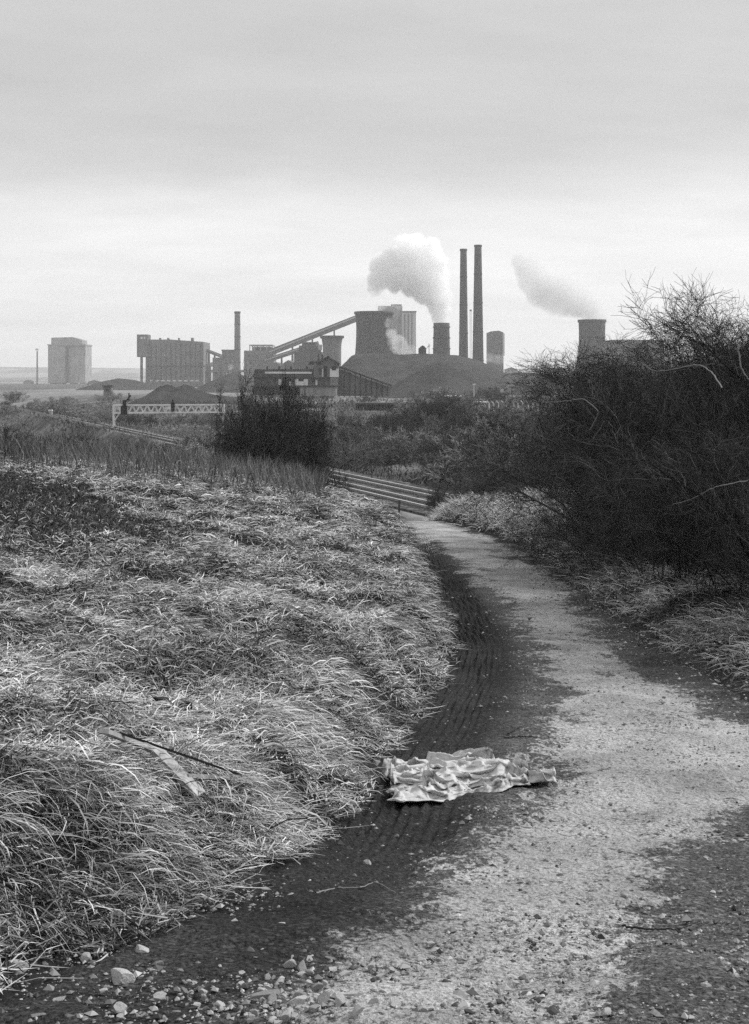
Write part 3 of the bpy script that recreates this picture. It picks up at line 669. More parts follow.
# ------------------------------------------------------------------ signal gantry
def gantry():
    Y = 245.0; xa, xb = Xp(117, Y), Xp(222, Y); ya, yb = Y - 3, Y + 3
    gz = float(H(xa, ya)) - .3; zt = Zp(405, Y); zb = Zp(412.5, Y)
    A = Vector((xa, ya, gz)); root = empty('signal_gantry', A)
    tag(root, 'pale lattice signal gantry spanning the railway on two legs', 'signal gantry')
    off = (-A.x, -A.y, -A.z)
    def pt(t, z, dy=0): return (xa + (xb - xa) * t, ya + (yb - ya) * t + dy, z)
    mb = MB()
    for dy in (-.5, .5):
        mb.beam(pt(0, zt, dy), pt(1, zt, dy), .26); mb.beam(pt(0, zb, dy), pt(1, zb, dy), .26)
        n = 15
        for i in range(n):
            mb.beam(pt(i/n, zb, dy), pt((i+.5)/n, zt, dy), .14); mb.beam(pt((i+.5)/n, zt, dy), pt((i+1)/n, zb, dy), .14)
    for i in range(9): mb.beam(pt(i/8, zb, -.5), pt(i/8, zb, .5), .08); mb.beam(pt(i/8, zt, -.5), pt(i/8, zt, .5), .08)
    mb.build('lattice_beam', MT['galvanised'], root).location = off
    for t, s in ((0.0, 1), (1.0, -1)):
        mb = MB()
        g = float(H(*pt(t, 0)[:2])) - .4
        for dy in (-.5, .5):
            mb.beam(pt(t, g, dy), pt(t, zt + .1, dy), .22)
            mb.beam(pt(t, zb - 1.5, dy), pt(t + s * .055, zb, dy), .10)
        z = g + 1
        while z < zb - 1: mb.beam(pt(t, z, -.5), pt(t, z + .9, .5), .07); z += .9
        mb.build('leg', MT['galvanised'], root).location = off
    for t, lab, hh in ((.10, 'black railway signal with white board at the left end of the gantry', 1.4), (.535, 'black railway signal with white board at the middle of the gantry', .6)):
        b = pt(t, zb, -.75); r = empty('railway_signal', b); tag(r, lab, 'signal', 'signals on the gantry'); o2 = (-b[0], -b[1], -b[2])
        x0, y0, z0 = b
        m = MB(); m.box(x0 - .28, x0 + .32, y0 - .12, y0 + .12, z0 + .2, z0 + 1.5 + hh * .5); 
        if hh > 1: m.box(x0 - .6, x0 + .5, y0 - .10, y0 + .10, z0 - .3, z0 + 1.2); m.beam((x0, y0, z0 + 1.6), (x0 + 1.1, y0, z0 + 3.0), .3, .25); m.beam((x0 + .8, y0, z0 + 2.1), (x0 + .8, y0, z0 + 3.4), .2)
        else: m.beam((x0, y0, z0 + 1.6), (x0, y0, z0 + 2.3), .3)
        m.build('signal_head', MT['black'], r).location = o2
        m = MB(); m.box(x0 - 1.35, x0 - .35, y0 - .08, y0 + .02, z0 + .55, z0 + 1.05); m.build('white_board', MT['pale_paint'], r).location = o2
        m = MB(); m.beam((x0 - .2, y0, z0 + .2), (x0 - .2, y0 + .3, z0 + .2), .12); m; m.build('bracket', MT['galvanised'], r).location = o2
        for k in (0, 1):
            m = MB(); m.lathe([(.13, 0), (.13, .14)], 12); ob = m.build('lens_hood', MT['dark_steel'], r); ob.rotation_euler = (R(90), 0, 0); ob.location = (0, -.10, .7 + k * .5)
gantry()

# ------------------------------------------------------------------ heaps
def heap(name, pts, Y, depth, base_drop, label, sharp=1.0, seed=1, cut=.0):
    xs = [Xp(p, Y) for p, _ in pts]; zs = [Zp(q, Y) for _, q in pts]
    nx, ny = 160, 60; x = np.linspace(xs[0], xs[-1], nx); v = np.linspace(-1, 1, ny)
    X = np.repeat(x[None], ny, 0); Yv = Y + v[:, None] * depth + X * 0
    g0 = H(X, Yv) - .6
    top = np.interp(x, xs, zs)[None, :]
    sl = (1 - np.abs(v[:, None])) ** sharp
    sl = sl * (1 + .22 * (fbm(X, Yv * .2, 9, seed, 3) - .5) * np.sin(np.pi * sl))
    Z = g0 + np.maximum(top - g0, 0) * np.clip(sl, 0, 1.02) + (fbm(X, Yv, 9, seed + 3) - .5) * 1.6 * ss(0, .3, sl) * (1 - ss(.85, 1, sl)) + (fbm(X, Yv, 2.5, seed + 5) - .5) * .5 * ss(0, .2, sl)
    f = grid_faces(ny, nx)
    o = npmesh(name, np.stack([X, Yv, Z], -1).reshape(-1, 3), f, np.full(len(f), 4), MT['heap'], smooth=True)
    return tag(o, label, 'heap')
heap('coal_heap', [(318, 392), (330, 378), (341, 366), (351, 356), (356, 353), (388, 353), (400, 354), (425, 353), (460, 355), (480, 361), (493, 366), (503, 372), (520, 380), (545, 392)], 640, 95, 0,
     'long flat topped dark coal heap below the cooling tower and tall chimneys', .85, 11)
heap('coal_heap', [(355, 402), (380, 394), (398, 382), (415, 372), (432, 363), (440, 361), (452, 366), (468, 376), (482, 384), (500, 392), (515, 400)], 500, 46, 0,
     'pointed dark coal heap in front of the long flat topped heap', 1.0, 21)
heap('coal_heap', [(120, 412), (135, 404), (150, 393), (160, 386), (168, 384), (176, 387), (184, 384), (192, 386), (204, 392), (216, 395), (232, 397), (250, 402), (265, 410)], 400, 40, 0,
     'dark lumpy spoil heap behind the signal gantry', .9, 31)
heap('coal_heap', [(470, 392), (486, 380), (500, 374), (520, 372), (540, 373), (575, 376), (610, 372), (640, 380), (680, 395)], 760, 60, 0,
     'low dark spoil bank behind the hedge, right of the long coal heap', .9, 41)
heap('coal_heap', [(60, 396), (80, 390), (100, 382), (118, 378), (135, 380), (150, 384), (170, 392)], 900, 60, 0, 'low hazy bank of spoil left of the large bunker building', .9, 51)
heap('coal_heap', [(190, 392), (205, 384), (218, 378), (232, 372), (246, 376), (262, 384), (275, 392)], 700, 50, 0, 'small hazy heap below the slender brick chimney', .9, 61)

# ------------------------------------------------------------------ works buildings, each with its parts
def site(name, px, Y, label, cat, group=None):
    x = Xp(px, Y); z = float(H(x, Y)) - .4; r = empty(name, (x, Y, z)); tag(r, label, cat, group); return r, x, z
class Part:
    """box and beam builder in photo columns and rows at one distance"""
    def __init__(s, root, Y): s.root = root; s.Y = Y; s.mb = MB(); s.o = root.location
    def box(s, px0, px1, pt, pb, dy0, dy1):
        Y = s.Y; zb = (Zp(pb, Y) - s.o.z) if pb is not None else 0
        s.mb.box(Xp(px0, Y) - s.o.x, Xp(px1, Y) - s.o.x, dy0, dy1, zb, Zp(pt, Y) - s.o.z); return s
    def pt(s, px, py, dy): return (Xp(px, s.Y) - s.o.x, dy, Zp(py, s.Y) - s.o.z)
    def beam(s, a, b, w, h=None): s.mb.beam(s.pt(*a), s.pt(*b), w, h); return s
    def prism(s, prof, dy0, dy1): s.mb.prism([(Xp(p, s.Y) - s.o.x, Zp(q, s.Y) - s.o.z) for p, q in prof], dy0, dy1); return s
    def build(s, name, mat): return s.mb.build(name, MT[mat], s.root)
# 1 pale storage tower far left
Y = 1700; r, x, z = site('storage_tower', 66, Y, 'tall pale boxy storage tower standing alone at the far left of the works', 'tower')
Part(r, Y).box(48, 66, 345, 383, 0, 40).box(66.8, 85, 345, 383, 2, 40).build('wall', 'concrete')
Part(r, Y).prism([(50.5, 345), (50.5, 337.5), (72, 337), (81.5, 340), (81.5, 345)], 4, 34).build('rooftop_house', 'concrete')
Part(r, Y).box(65.5, 68, 346, 383, -1.2, 6).build('recess_shade', 'dark_brick')  # dark strip proud of the wall, painting in the shade of a recess
Part(r, Y).box(56, 61, 383, None, 4, 30).box(69, 73, 383, None, 4, 30).box(79, 84, 383, None, 4, 30).box(49, 54, 383, None, 4, 30).build('plinth', 'pale_concrete')
Part(r, Y).box(47.4, 85.6, 344.2, 345.4, -.6, 41).build('parapet', 'concrete')
# mast
Y = 1500; r, x, z = site('lighting_mast', 37, Y, 'thin lattice lighting mast left of the pale storage tower', 'mast')
Part(r, Y).beam((36.4, 391, 0), (36.8, 351, 0), .5).beam((38, 391, 0), (37.6, 351, 0), .5).beam((37, 391, 1), (37.2, 351, 1), .4).build('pole', 'steelwork')
Part(r, Y).box(35.6, 38.6, 348.5, 350.5, -.8, .8).build('lamp_head', 'pale_paint')
# 3 bunker building
Y = 1150; r, x, z = site('bunker_building', 172, Y, 'big windowless bunker building with a raised cabin on legs at its left corner', 'building')
Part(r, Y).prism([(147, 390), (147, 339.5), (170, 339.5), (203.5, 341.8), (203.5, 390)], 0, 45).build('wall', 'brick')
Part(r, Y).box(137.5, 148.5, 334.6, 357, -3, 12).build('cabin', 'brick')
Part(r, Y).box(141.2, 143.2, 337, 339, -3.4, -2.9).build('window', 'pale_paint'); Part(r, Y).box(144.5, 146, 337, 339, -3.4, -2.9).build('window', 'pale_paint')
for px in (140.6, 146.0): Part(r, Y).box(px, px + 1.7, 357, None, -2, 3).build('leg', 'brick')
for px, w in ((158, 1.2), (166, 1.5), (177, 1.2), (190, 2.2)): Part(r, Y).box(px, px + w, 337.6, 340.8, 6, 12).build('roof_vent', 'brick')
for px, py in ((149.5, 354.5), (152.5, 354.8), (164, 354.5), (166.5, 354.6), (176, 354.2), (160.5, 347)): Part(r, Y).box(px, px + 1.1, py, py + 1.4, -.35, .3).build('window', 'pale_concrete')  # pale colour paints in the glow of lit panes
for k in range(9): Part(r, Y).box(150 + k * 5.7, 153.4 + k * 5.7, 380, 381.4, -.35, .3).build('window', 'pale_paint')  # row of lit panes, their light put into the pale colour
Part(r, Y).box(146.4, 204.2, 365.6, 366.3, -.8, 46).build('string_course', 'dark_brick')
for k in range(11): Part(r, Y).box(151 + k * 4.9, 151.7 + k * 4.9, 343.5, 380, -.45, .3).build('pilaster', 'dark_brick')
Part(r, Y).beam((147, 388, -1.2), (165, 366, -1.2), .9, .5).build('stair', 'steelwork')
# conveyor galleries left
def conveyor(px0, py0, px1, py1, Y, thick, label, legs=(), dy=0, mat='steelwork', pale=True, width=5):
    r, x, z = site('conveyor_gallery', px0, Y, label, 'conveyor')
    P = Part(r, Y); sc = Y / F
    P.beam((px0, py0, dy), (px1, py1, dy), width, thick * sc).build('gallery', mat)
    if pale:
        o2 = thick * .18
        Part(r, Y).beam((px0 + 1, py0 - o2, dy - width/2 - .1), (px1 - 1, py1 - o2, dy - width/2 - .1), .25, thick * .20 * sc).build('window_band', 'pale_concrete')
    for px in legs:
        py = py0 + (py1 - py0) * (px - px0) / (px1 - px0)
        q = Part(r, Y); w = .9
        q.beam((px - 1.2, 395, dy - 2), (px, py + thick * .4, dy - 2), w).beam((px + 1.2, 395, dy + 2), (px, py + thick * .4, dy + 2), w)
        q.build('trestle', mat)
    return r
conveyor(203.8, 349.8, 222.5, 357, 1160, 3.4, 'short covered conveyor sloping down to the right from the bunker building', (213,), 12)
conveyor(203.8, 366, 220, 362, 1160, 4.2, 'short pale conveyor below the upper one right of the bunker building', (), 10, mat='pale_concrete', pale=False)
# 5 houses round the slender chimney
Y = 1120; r, x, z = site('processing_house', 228, Y, 'low block at the foot of the slender brick chimney on its left', 'building')
Part(r, Y).box(222, 235, 350.5, None, 0, 24).build('wall', 'brick'); Part(r, Y).box(221.5, 235.5, 349.6, 350.7, -.6, 24.6).build('roof', 'steelwork')
Part(r, Y).box(212, 222, 357.5, None, 4, 20).build('annex', 'brick')
for px, py in ((225, 355), (230, 355), (225, 362), (230, 362)): Part(r, Y).box(px, px + 1.3, py, py + 1.8, -.3, .2).build('window', 'dark_steel')
def chimney(px0, px1, pt, Y, label, w0, w1, mat, flare=False, ladder=False, rings=5):
    cxp = (px0 + px1) / 2; r, x, z = site('chimney', cxp, Y, label, 'chimney', None); s = Y / F
    zt = Zp(pt, Y) - r.location.z; m = MB(); n = 14; prof = [(s * (w1 + (w0 - w1) * i / n) / 2, zt * i / n) for i in range(n + 1)]
    m.lathe(prof, 28); m.build('shaft', MT[mat], r, True)
    m = MB(); m.lathe([(s * w0 / 2 + .25, zt - s * 2.0), (s * w0 / 2 + .35, zt - s * 1.0), (s * w0 / 2 + .25, zt + .05), (s * w0 / 2 * .8, zt + .08)], 28, cap=False); m.build('cap', MT['dark_steel'], r, True)
    for i in range(rings):
        f = (i + 1) / (rings + 1); rr = s * (w1 + (w0 - w1) * f) / 2
        m = MB(); m.lathe([(rr + .02, zt*f - .4), (rr + .18, zt*f - .35), (rr + .18, zt*f + .35), (rr + .02, zt*f + .4)], 28, cap=False); m.build('band', MT['dark_steel'], r)
    if ladder:
        m = MB(); 
        for dx in (-.3, .3): m.beam((dx, -s * w1 / 2 - .5, 0), (dx, -s * w0 / 2 - .3, zt), .12)
        k = 2
        while k < zt: y_ = -s * (w1 + (w0 - w1) * k / zt) / 2 - .4; m.beam((-.3, y_, k), (.3, y_, k), .1); k += 2.0
        m.build('ladder', MT['steelwork'], r)
    return r
chimney(234.3, 240.5, 311.5, 1120, 'slender brick chimney standing alone between the bunker building and the long conveyor', 5.6, 6.8, 'brick')
# 6 crushing house
Y = 1060; r, x, z = site('crusher_house', 258, Y, 'square block with an open framed roof at the foot of the long conveyor', 'building')
Part(r, Y).box(244, 273.5, 350.5, None, 0, 30).build('wall', 'brick')
q = Part(r, Y); q.box(249, 273, 344.5, 345.6, 2, 26)
for px in (249, 254, 260, 266, 272): q.box(px, px + .9, 345.6, 350.5, 2, 3).box(px, px + .9, 345.6, 350.5, 25, 26)
q.build('roof_frame', 'pale_concrete'); Part(r, Y).box(252, 271, 346.6, 350.5, 8, 22).build('roof_house', 'concrete')
for px, py in ((248, 355), (256, 355), (266, 355), (250, 362), (258, 364), (268, 360), (254, 370), (266, 368)): Part(r, Y).box(px, px + 1.6, py, py + 2.0, -.3, .2).build('window', 'dark_steel')
conveyor(268, 353, 356.5, 318, 1040, 6.2, 'long enclosed conveyor climbing from the crusher block to the big cooling tower', (292, 312, 334), 6, mat='steelwork', width=7)
conveyor(264, 361.5, 319, 343.5, 1010, 4.6, 'second lower conveyor climbing beneath the long enclosed one', (282, 300), -4, mat='steelwork', width=5)
# 8 stepped house
Y = 960; r, x, z = site('screening_house', 308, Y, 'dark stepped block below the long conveyor and left of the flared tower', 'building')
Part(r, Y).prism([(294, 392), (294, 352), (299, 352), (299, 345.5), (302, 345.5), (302, 342.8), (316, 342.8), (316, 346), (320, 346), (320, 352), (322, 352), (322, 392)], 0, 26).build('wall', 'dark_brick')
Part(r, Y).box(301.5, 316.5, 342, 343, -.6, 26.6).build('roof', 'steelwork'); Part(r, Y).box(318, 322, 344.6, 350, -.9, 4).build('lift_shaft', 'concrete')
Y = 980; r, x, z = site('ore_yard_building', 284, Y, 'low dark sheds between the crusher block and the stepped block', 'building')
Part(r, Y).prism([(270, 392), (270, 366), (276, 362), (282, 366), (282, 364), (288, 360), (296, 364), (296, 392)], 0, 40).build('wall', 'brick'); Part(r, Y).box(272, 294, 372, 374, -.5, .3).build('window', 'pale_concrete')
def pipe_bridge(pxs, row, Y, label):
    r, x, z = site('pipe_bridge', pxs[0], Y, label, 'pipe bridge')
    for dy, rr, w in ((0, row, .9), (1.6, row - .9, .6), (-1.4, row + .5, .5)): Part(r, Y).beam((pxs[0], rr, dy), (pxs[-1], rr, dy), w).build('pipe', 'concrete' if dy == 0 else 'steelwork')
    for p_ in pxs: Part(r, Y).beam((p_, row - .5, 0), (p_, 396, 0), .7).beam((p_ - 1, row + 1.4, 0), (p_ + 1, row + 1.4, 0), .5).build('trestle', 'steelwork')
pipe_bridge((206, 216, 228, 240, 252), 371.5, 900, 'pipe bridge on trestles in front of the slender brick chimney')
pipe_bridge((236, 246, 258, 270), 378, 780, 'lower pipe bridge on trestles left of the raised works shed')
pipe_bridge((88, 100, 112, 124, 136), 383, 1250, 'hazy pipe bridge between the storage tower and the bunker building')
for px, top, w, Y, lab in ((209, 362, 4.5, 1000, 'small round tank with a stub stack right of the bunker building'), (286, 369, 5, 900, 'small round tank below the second conveyor')):
    r, x, z = site('process_tank', px, Y, lab, 'tank'); s_ = Y / F; zt = Zp(top, Y) - r.location.z
    m = MB(); m.lathe([(w*s_/2, 0), (w*s_/2, zt*.9), (w*s_*.3, zt*.97), (.2, zt)], 24); m.build('shell', MT['steelwork'], r, True)
    m = MB(); m.lathe([(.7, zt*.9), (.6, zt*1.35)], 12); m.build('vent_pipe', MT['dark_steel'], r, True)
# hyperboloid towers
def hyper(name, px, pt, wt, waist, wb, Y, label, mat, pb=None, lip=True, ribs=False, legs=False, oval=1.0):
    r, x, z = site(name, px, Y, label, 'cooling tower'); s = Y / F; zt = Zp(pt, Y) - r.location.z
    m = MB(); n = 22; prof = []; zl = 4.0 if legs else 0
    for i in range(n + 1):
        t = i / n; tw = .78
        w = waist + (wb - waist) * ((tw - t) / tw) ** 2 if t < tw else waist + (wt - waist) * ((t - tw) / (1 - tw)) ** 1.6
        prof.append((s * w / 2, zl + (zt - zl) * t))
    inner = [(prof[-1][0] - .7, zt), (s * waist / 2 - .8, zl + (zt - zl) * .78), (s * waist / 2 * 1.02 - .8, zl + (zt - zl) * .6)]
    m.lathe(prof + inner, 64, cap=False, jit=.0015)
    m.build('shell', MT[mat], r, True)
    if lip:
        m = MB(); m.lathe([(prof[-1][0] + .05, zt - 1.6), (prof[-1][0] + .5, zt - 1.4), (prof[-1][0] + .5, zt + .15), (prof[-1][0] - .6, zt + .15)], 64, cap=False); m.build('rim', MT['dark_brick'], r, True)
    if ribs:
        m = MB()
        for i in range(60):
            a = 2 * math.pi * i / 60
            for k in range(n):
                (r0, z0), (r1, z1) = prof[k], prof[k+1]; m.beam(((r0+.1)*math.cos(a), (r0+.1)*math.sin(a), z0), ((r1+.1)*math.cos(a), (r1+.1)*math.sin(a), z1), .35, .35)
        m.build('rib', MT['dark_brick'], r)['kind'] = 'stuff'
    if legs:
        m = MB()
        for i in range(28):
            a = 2 * math.pi * i / 28; b = a + .11; c = a - .11; R0 = prof[0][0] + .6; R1 = prof[0][0]
            m.beam((R0*math.cos(b), R0*math.sin(b), -1), (R1*math.cos(a), R1*math.sin(a), zl + .3), .7); m.beam((R0*math.cos(c), R0*math.sin(c), -1), (R1*math.cos(a), R1*math.sin(a), zl + .3), .7)
        m.build('support_legs', MT['concrete'], r)
    return r
def mat_shell(name, g):
    m, nt, out = new_mat(name); o = objc(nt)
    a = noise(nt, scalev(nt, o, (1, 1, .05)), .45, 4, .65); b = noise(nt, o, .08, 4, .6); c = noise(nt, scalev(nt, o, (.15, .15, 1)), .35, 2, .5)
    v = mathn(nt, 'ADD', mathn(nt, 'MULTIPLY', a, .55), mathn(nt, 'ADD', mathn(nt, 'MULTIPLY', b, .3), mathn(nt, 'MULTIPLY', c, .15)))
    finish(nt, out, remap(nt, v, .35, .65, g * .55, g * 1.6), .85, .1); return m
MT['shell'] = mat_shell('stained_shell', .10); MT['dark_shell'] = mat_shell('soot_shell', .045); MT['pale_shell'] = mat_shell('pale_shell', .16); MT['darker_shell'] = mat_shell('stained_dark_shell', .032)
hyper('cooling_tower', 332, 336, 22.5, 18.5, 18, 930, 'small flared tower standing left of the big cooling tower', 'shell')
hyper('cooling_tower', 374, 312, 38, 35.5, 50, 880, 'big squat cooling tower with a stained shell behind the coal heap', 'darker_shell', ribs=False)
hyper('cooling_tower', 592, 320, 27, 26, 48, 900, 'dark tapering cooling tower steaming behind the hedge on the right', 'dark_shell')
# 11 tall block behind
Y = 1250; r, x, z = site('coke_works_tower', 397, Y, 'tall stepped block rising behind the big cooling tower', 'tower')
Part(r, Y).box(378, 402.5, 305.5, None, 6, 30).build('wall', 'concrete'); Part(r, Y).box(401.8, 416, 311.8, None, 0, 30).build('wall', 'pale_concrete')
Part(r, Y).box(391, 402, 303.8, 305.5, 8, 26).build('roof_house', 'dark_brick'); Part(r, Y).box(401.3, 416.5, 311, 312.2, -.6, 31).build('parapet', 'dark_brick')
for px in (404.5, 408, 411.5): Part(r, Y).box(px, px + .7, 314, 350, -.5, .2).build('pilaster', 'dark_brick')
# 12 short dark stack
Y = 830; r, x, z = site('quench_tower', 441.5, Y, 'short wide black steaming stack between the stepped block and the tall chimneys', 'stack')
s = Y / F; zt = Zp(323, Y) - r.location.z; m = MB(); m.lathe([(s*9.4, 0), (s*8.6, zt*.5), (s*8.0, zt*.9), (s*8.1, zt), (s*7.2, zt), (s*7.0, zt*.8)], 40, cap=False); m.build('shell', MT['dark_shell'], r, True)
for k in range(5):
    m = MB(); zz = zt * (.3 + .16 * k); rr = s * (9.0 - .9 * (.3 + .16 * k)) ; m.lathe([(rr, zz - .3), (rr + .35, zz - .3), (rr + .35, zz + .3), (rr, zz + .3)], 40, cap=False); m.build('hoop', MT['dark_steel'], r)
# 13 chimneys
chimney(460, 467, 249, 900, 'left one of the two tall black chimneys', 6.4, 10.2, 'dark_brick', rings=4)
chimney(474, 482, 245, 880, 'right one of the two tall black chimneys, slightly higher', 7.0, 12.2, 'dark_brick', rings=4)
Y = 890; r, x, z = site('lattice_mast', 470.6, Y, 'thin lattice mast standing between the two tall black chimneys', 'mast')
q = Part(r, Y)
for px in (470.0, 471.3): q.beam((px, 385, 0), (px, 311, 0), .16)
for k in range(37): q.beam((470.0, 311 + k * 2, 0), (471.3, 311 + k * 2, 0), .12)
q.build('pole', 'steelwork')
Part(r, Y).box(469.6, 471.7, 309.6, 311.2, -.5, .5).build('lamp_head', 'steelwork')
# 14 small tower
Y = 1300; r, x, z = site('gas_washer_tower', 496, Y, 'small squarish tower right of the tall chimneys with steam round its foot', 'tower')
Part(r, Y).prism([(488, 395), (488, 332.5), (491, 331.3), (499, 330.6), (503.5, 332.5), (503.5, 395)], 0, 18).build('wall', 'dark_brick')
Part(r, Y).box(502.6, 504.4, 333.5, 356, -1.6, 1).build('duct', 'pale_concrete')
for px in (490.5, 494, 497.5, 500.5): Part(r, Y).box(px, px + .6, 334, 358, -.5, .2).build('pilaster', 'dark_steel')
# 16 flat building behind hedge
Y = 950; r, x, z = site('rolling_mill', 640, Y, 'long low flat roofed works building just above the hedge on the right', 'building')
Part(r, Y).box(612, 664, 341, None, 0, 60).build('wall', 'brick'); Part(r, Y).box(611, 665, 339.8, 341.4, -.8, 61).build('roof', 'steelwork')
for k in range(8): Part(r, Y).box(615 + k * 6, 617.5 + k * 6, 348, 352, -.4, .2).build('window', 'window')
# 17 cabin on heap
Y = 640; r, x, z = site('hoist_cabin', 422, Y, 'small black cabin with a mast on top of the long coal heap', 'cabin'); 
Part(r, Y).prism([(418.5, 356), (418.5, 348.5), (420.5, 346.6), (422.5, 345.4), (424.5, 346.6), (426, 348.5), (426, 356)], -2, 2).build('body', 'dark_steel')
q = Part(r, Y); q.beam((429, 356, 0), (429, 343.5, 0), .25).beam((427.8, 346, 0), (430.5, 346, 0), .2).beam((426, 349, 0), (429, 345.5, 0), .18); q.build('mast', 'dark_steel')
# far sheds on the horizon
for (a, b, t, Y, lab) in ((88, 100, 380.5, 1500, 'low pale shed on the horizon right of the storage tower'), (120, 133, 380, 1400, 'low shed on the horizon left of the bunker building'), (23, 31, 380.5, 1700, 'tiny barn on the horizon left of the lighting mast'), (506, 517, 368, 1200, 'low block at the right end of the coal heap')):
    r, x, z = site('works_shed', (a + b) / 2, Y, lab, 'shed'); Part(r, Y).box(a, b, t + 1.2, None, 0, 14).build('wall', 'concrete'); Part(r, Y).prism([(a - .5, t + 1.4), ((a + b) / 2, t - .6), (b + .5, t + 1.4)], -.5, 14.5).build('roof', 'brick')
# hut left
Y = 520; r, x, z = site('brick_hut', 107.5, Y, 'small square dark hut left of the spoil heap', 'hut'); Part(r, Y).box(103.5, 111.5, 386.8, None, 0, 3).build('wall', 'brick'); Part(r, Y).box(102.8, 112.2, 385.2, 387, -.4, 3.4).build('roof', 'dark_steel'); Part(r, Y).box(106, 108.5, 389, 391.5, -.12, .1).build('window', 'window')
# 18 sidings building
Y = 370; r, x, z = site('signal_cabin_building', 288, Y, 'long raised works shed with pale wall panels and a gabled cabin on its right end', 'building')
Part(r, Y).box(254, 330, 377.2, 386, 0, 7).build('wall', 'steelwork')
Part(r, Y).prism([(253, 377.4), (255, 369.2), (325, 369.2), (327, 377.4)], -.5, 7.5).build('roof', 'roof')
Part(r, Y).beam((265, 372.6, -.62), (312, 372.8, -.62), .12, .50).build('skylight', 'galvanised')
for px in (265.5, 277.5, 289.5, 305): Part(r, Y).box(px, px + 1.8, 366.2, 369.8, 3, 4).build('roof_vent', 'roof')
for a, b, t, bt in ((278.5, 281.5, 379, 385.4), (289, 292.3, 381.5, 385.6), (295.5, 308, 379, 385.8), (315.5, 317.5, 380, 385.2)): Part(r, Y).box(a, b, t, bt, -.12, .1).build('wall_panel', 'pale_paint')
for a, b, t, bt in ((298.5, 303.5, 378.8, 381.2), (273, 276, 379, 381.5), (288.5, 292.3, 379, 381.3), (312, 315, 379, 381.5)): Part(r, Y).box(a, b, t, bt, -.2, .05).build('window', 'window')
Part(r, Y).box(300, 336, 386, 396, -.3, 5).build('retaining_wall', 'concrete'); Part(r, Y).box(252, 300, 386.5, 395, 1, 4).build('loading_deck', 'dark_brick')
Part(r, Y).box(251, 338, 385.4, 386.6, -.8, 7.6).build('deck', 'dark_steel')
for px in (255, 261, 268, 275, 283, 291): Part(r, Y).box(px, px + .7, 377.2, None, -.6, -.3).build('post', 'dark_steel')
cab = Part(r, Y).box(314, 338.5, 363, 377.4, -1.2, 5).build('cabin', 'brick')
for nm, mt, prof, d0, d1 in (('cabin_roof', 'roof', [(318, 364.2), (327.5, 357), (330, 357), (340, 364.8), (340, 363.4), (329, 356.0), (327.5, 356.0), (317, 363)], -1.9, 5.6),): Part(r, Y).prism(prof, d0, d1).build(nm, mt)
Part(r, Y).prism([(319, 363.2), (328.3, 357.2), (338.5, 363.2)], -1.1, 5).build('gable', 'brick'); Part(r, Y).prism([(308, 365), (310, 361.6), (320, 360.6), (320, 363.4)], -.8, 4).build('lean_to_roof', 'roof')
Part(r, Y).box(330, 338.6, 368.8, 377, -1.34, -1.1).build('wall_panel', 'pale_paint'); Part(r, Y).box(332, 336, 366.2, 370.2, -1.45, -1.15).build('window', 'window')
Part(r, Y).box(324, 327, 366, 377, -1.35, -1.1).build('door', 'black'); Part(r, Y).box(319.5, 321.5, 368, 374.5, -1.32, -1.1).build('window', 'window'); Part(r, Y).box(322, 323.6, 369, 377, -1.34, -1.1).build('wall_panel', 'pale_concrete')
for px in (317.5, 321.5): Part(r, Y).box(px, px + 1.4, 354.5, 360, 1.5, 2.4).build('chimney_pot', 'roof')
# inclined gantry fence right of it
Y = 385; r, x, z = site('inclined_trestle', 345, Y, 'dark boarded trestle sloping down to the right from the gabled cabin', 'trestle')
q = Part(r, Y); q.beam((338, 366.5, 0), (392, 386, 0), 1.4, .45).build('walkway', 'dark_steel')
q = Part(r, Y)
for k in range(10): px = 339 + k * 5.4; py = 366.5 + (px - 338) * 19.5 / 54; q.beam((px, py, 0), (px, 397, 0), .28)
q.build('trestle_posts', 'dark_brick')
Part(r, Y).prism([(338, 369), (392, 388), (392, 396), (338, 396)], .3, .5).build('boarding', 'brick')
# low dark sheds and pale roof
Y = 300; r, x, z = site('platelayers_shed', 373, Y, 'long low black open shed on the ledge beyond the railway', 'shed')
Part(r, Y).box(355, 402, 402.8, 404.4, -1, 5).build('roof', 'roof'); Part(r, Y).box(356, 394, 404.4, None, 1, 4).build('wall', 'black')
for px in (357, 366, 375, 384, 393, 401): Part(r, Y).box(px, px + .7, 404.4, None, -.8, -.5).build('post', 'post')
Y = 290; r, x, z = site('pump_house', 455, Y, 'small dark hut with a bright flat roof beyond the bushes', 'hut')
Part(r, Y).box(445, 464.5, 395.4, 397.2, -.5, 4).build('roof', 'galvanised'); Part(r, Y).box(456, 464, 397.2, None, 0, 3.5).build('wall', 'dark_brick'); Part(r, Y).box(446, 456, 397.2, None, .6, 3.5).build('wall', 'brick')
Y = 285; r, x, z = site('store_hut', 478, Y, 'low hut with a thin pale roof right of the bright roofed hut', 'hut')
Part(r, Y).box(468.5, 487, 401.6, 403, -.5, 3).build('roof', 'galvanised'); Part(r, Y).box(469.5, 486, 403, None, 0, 2.5).build('wall', 'dark_brick')
Y = 280; r, x, z = site('yard_lamp', 474, Y, 'slender yard lamp post with a small bright head', 'lamp post'); Part(r, Y).beam((474, 410, 0), (474, 385.5, 0), .14).build('pole', 'galvanised'); Part(r, Y).box(472.8, 475.4, 383.8, 385.3, -.3, .3).build('lamp_head', 'pale_paint')
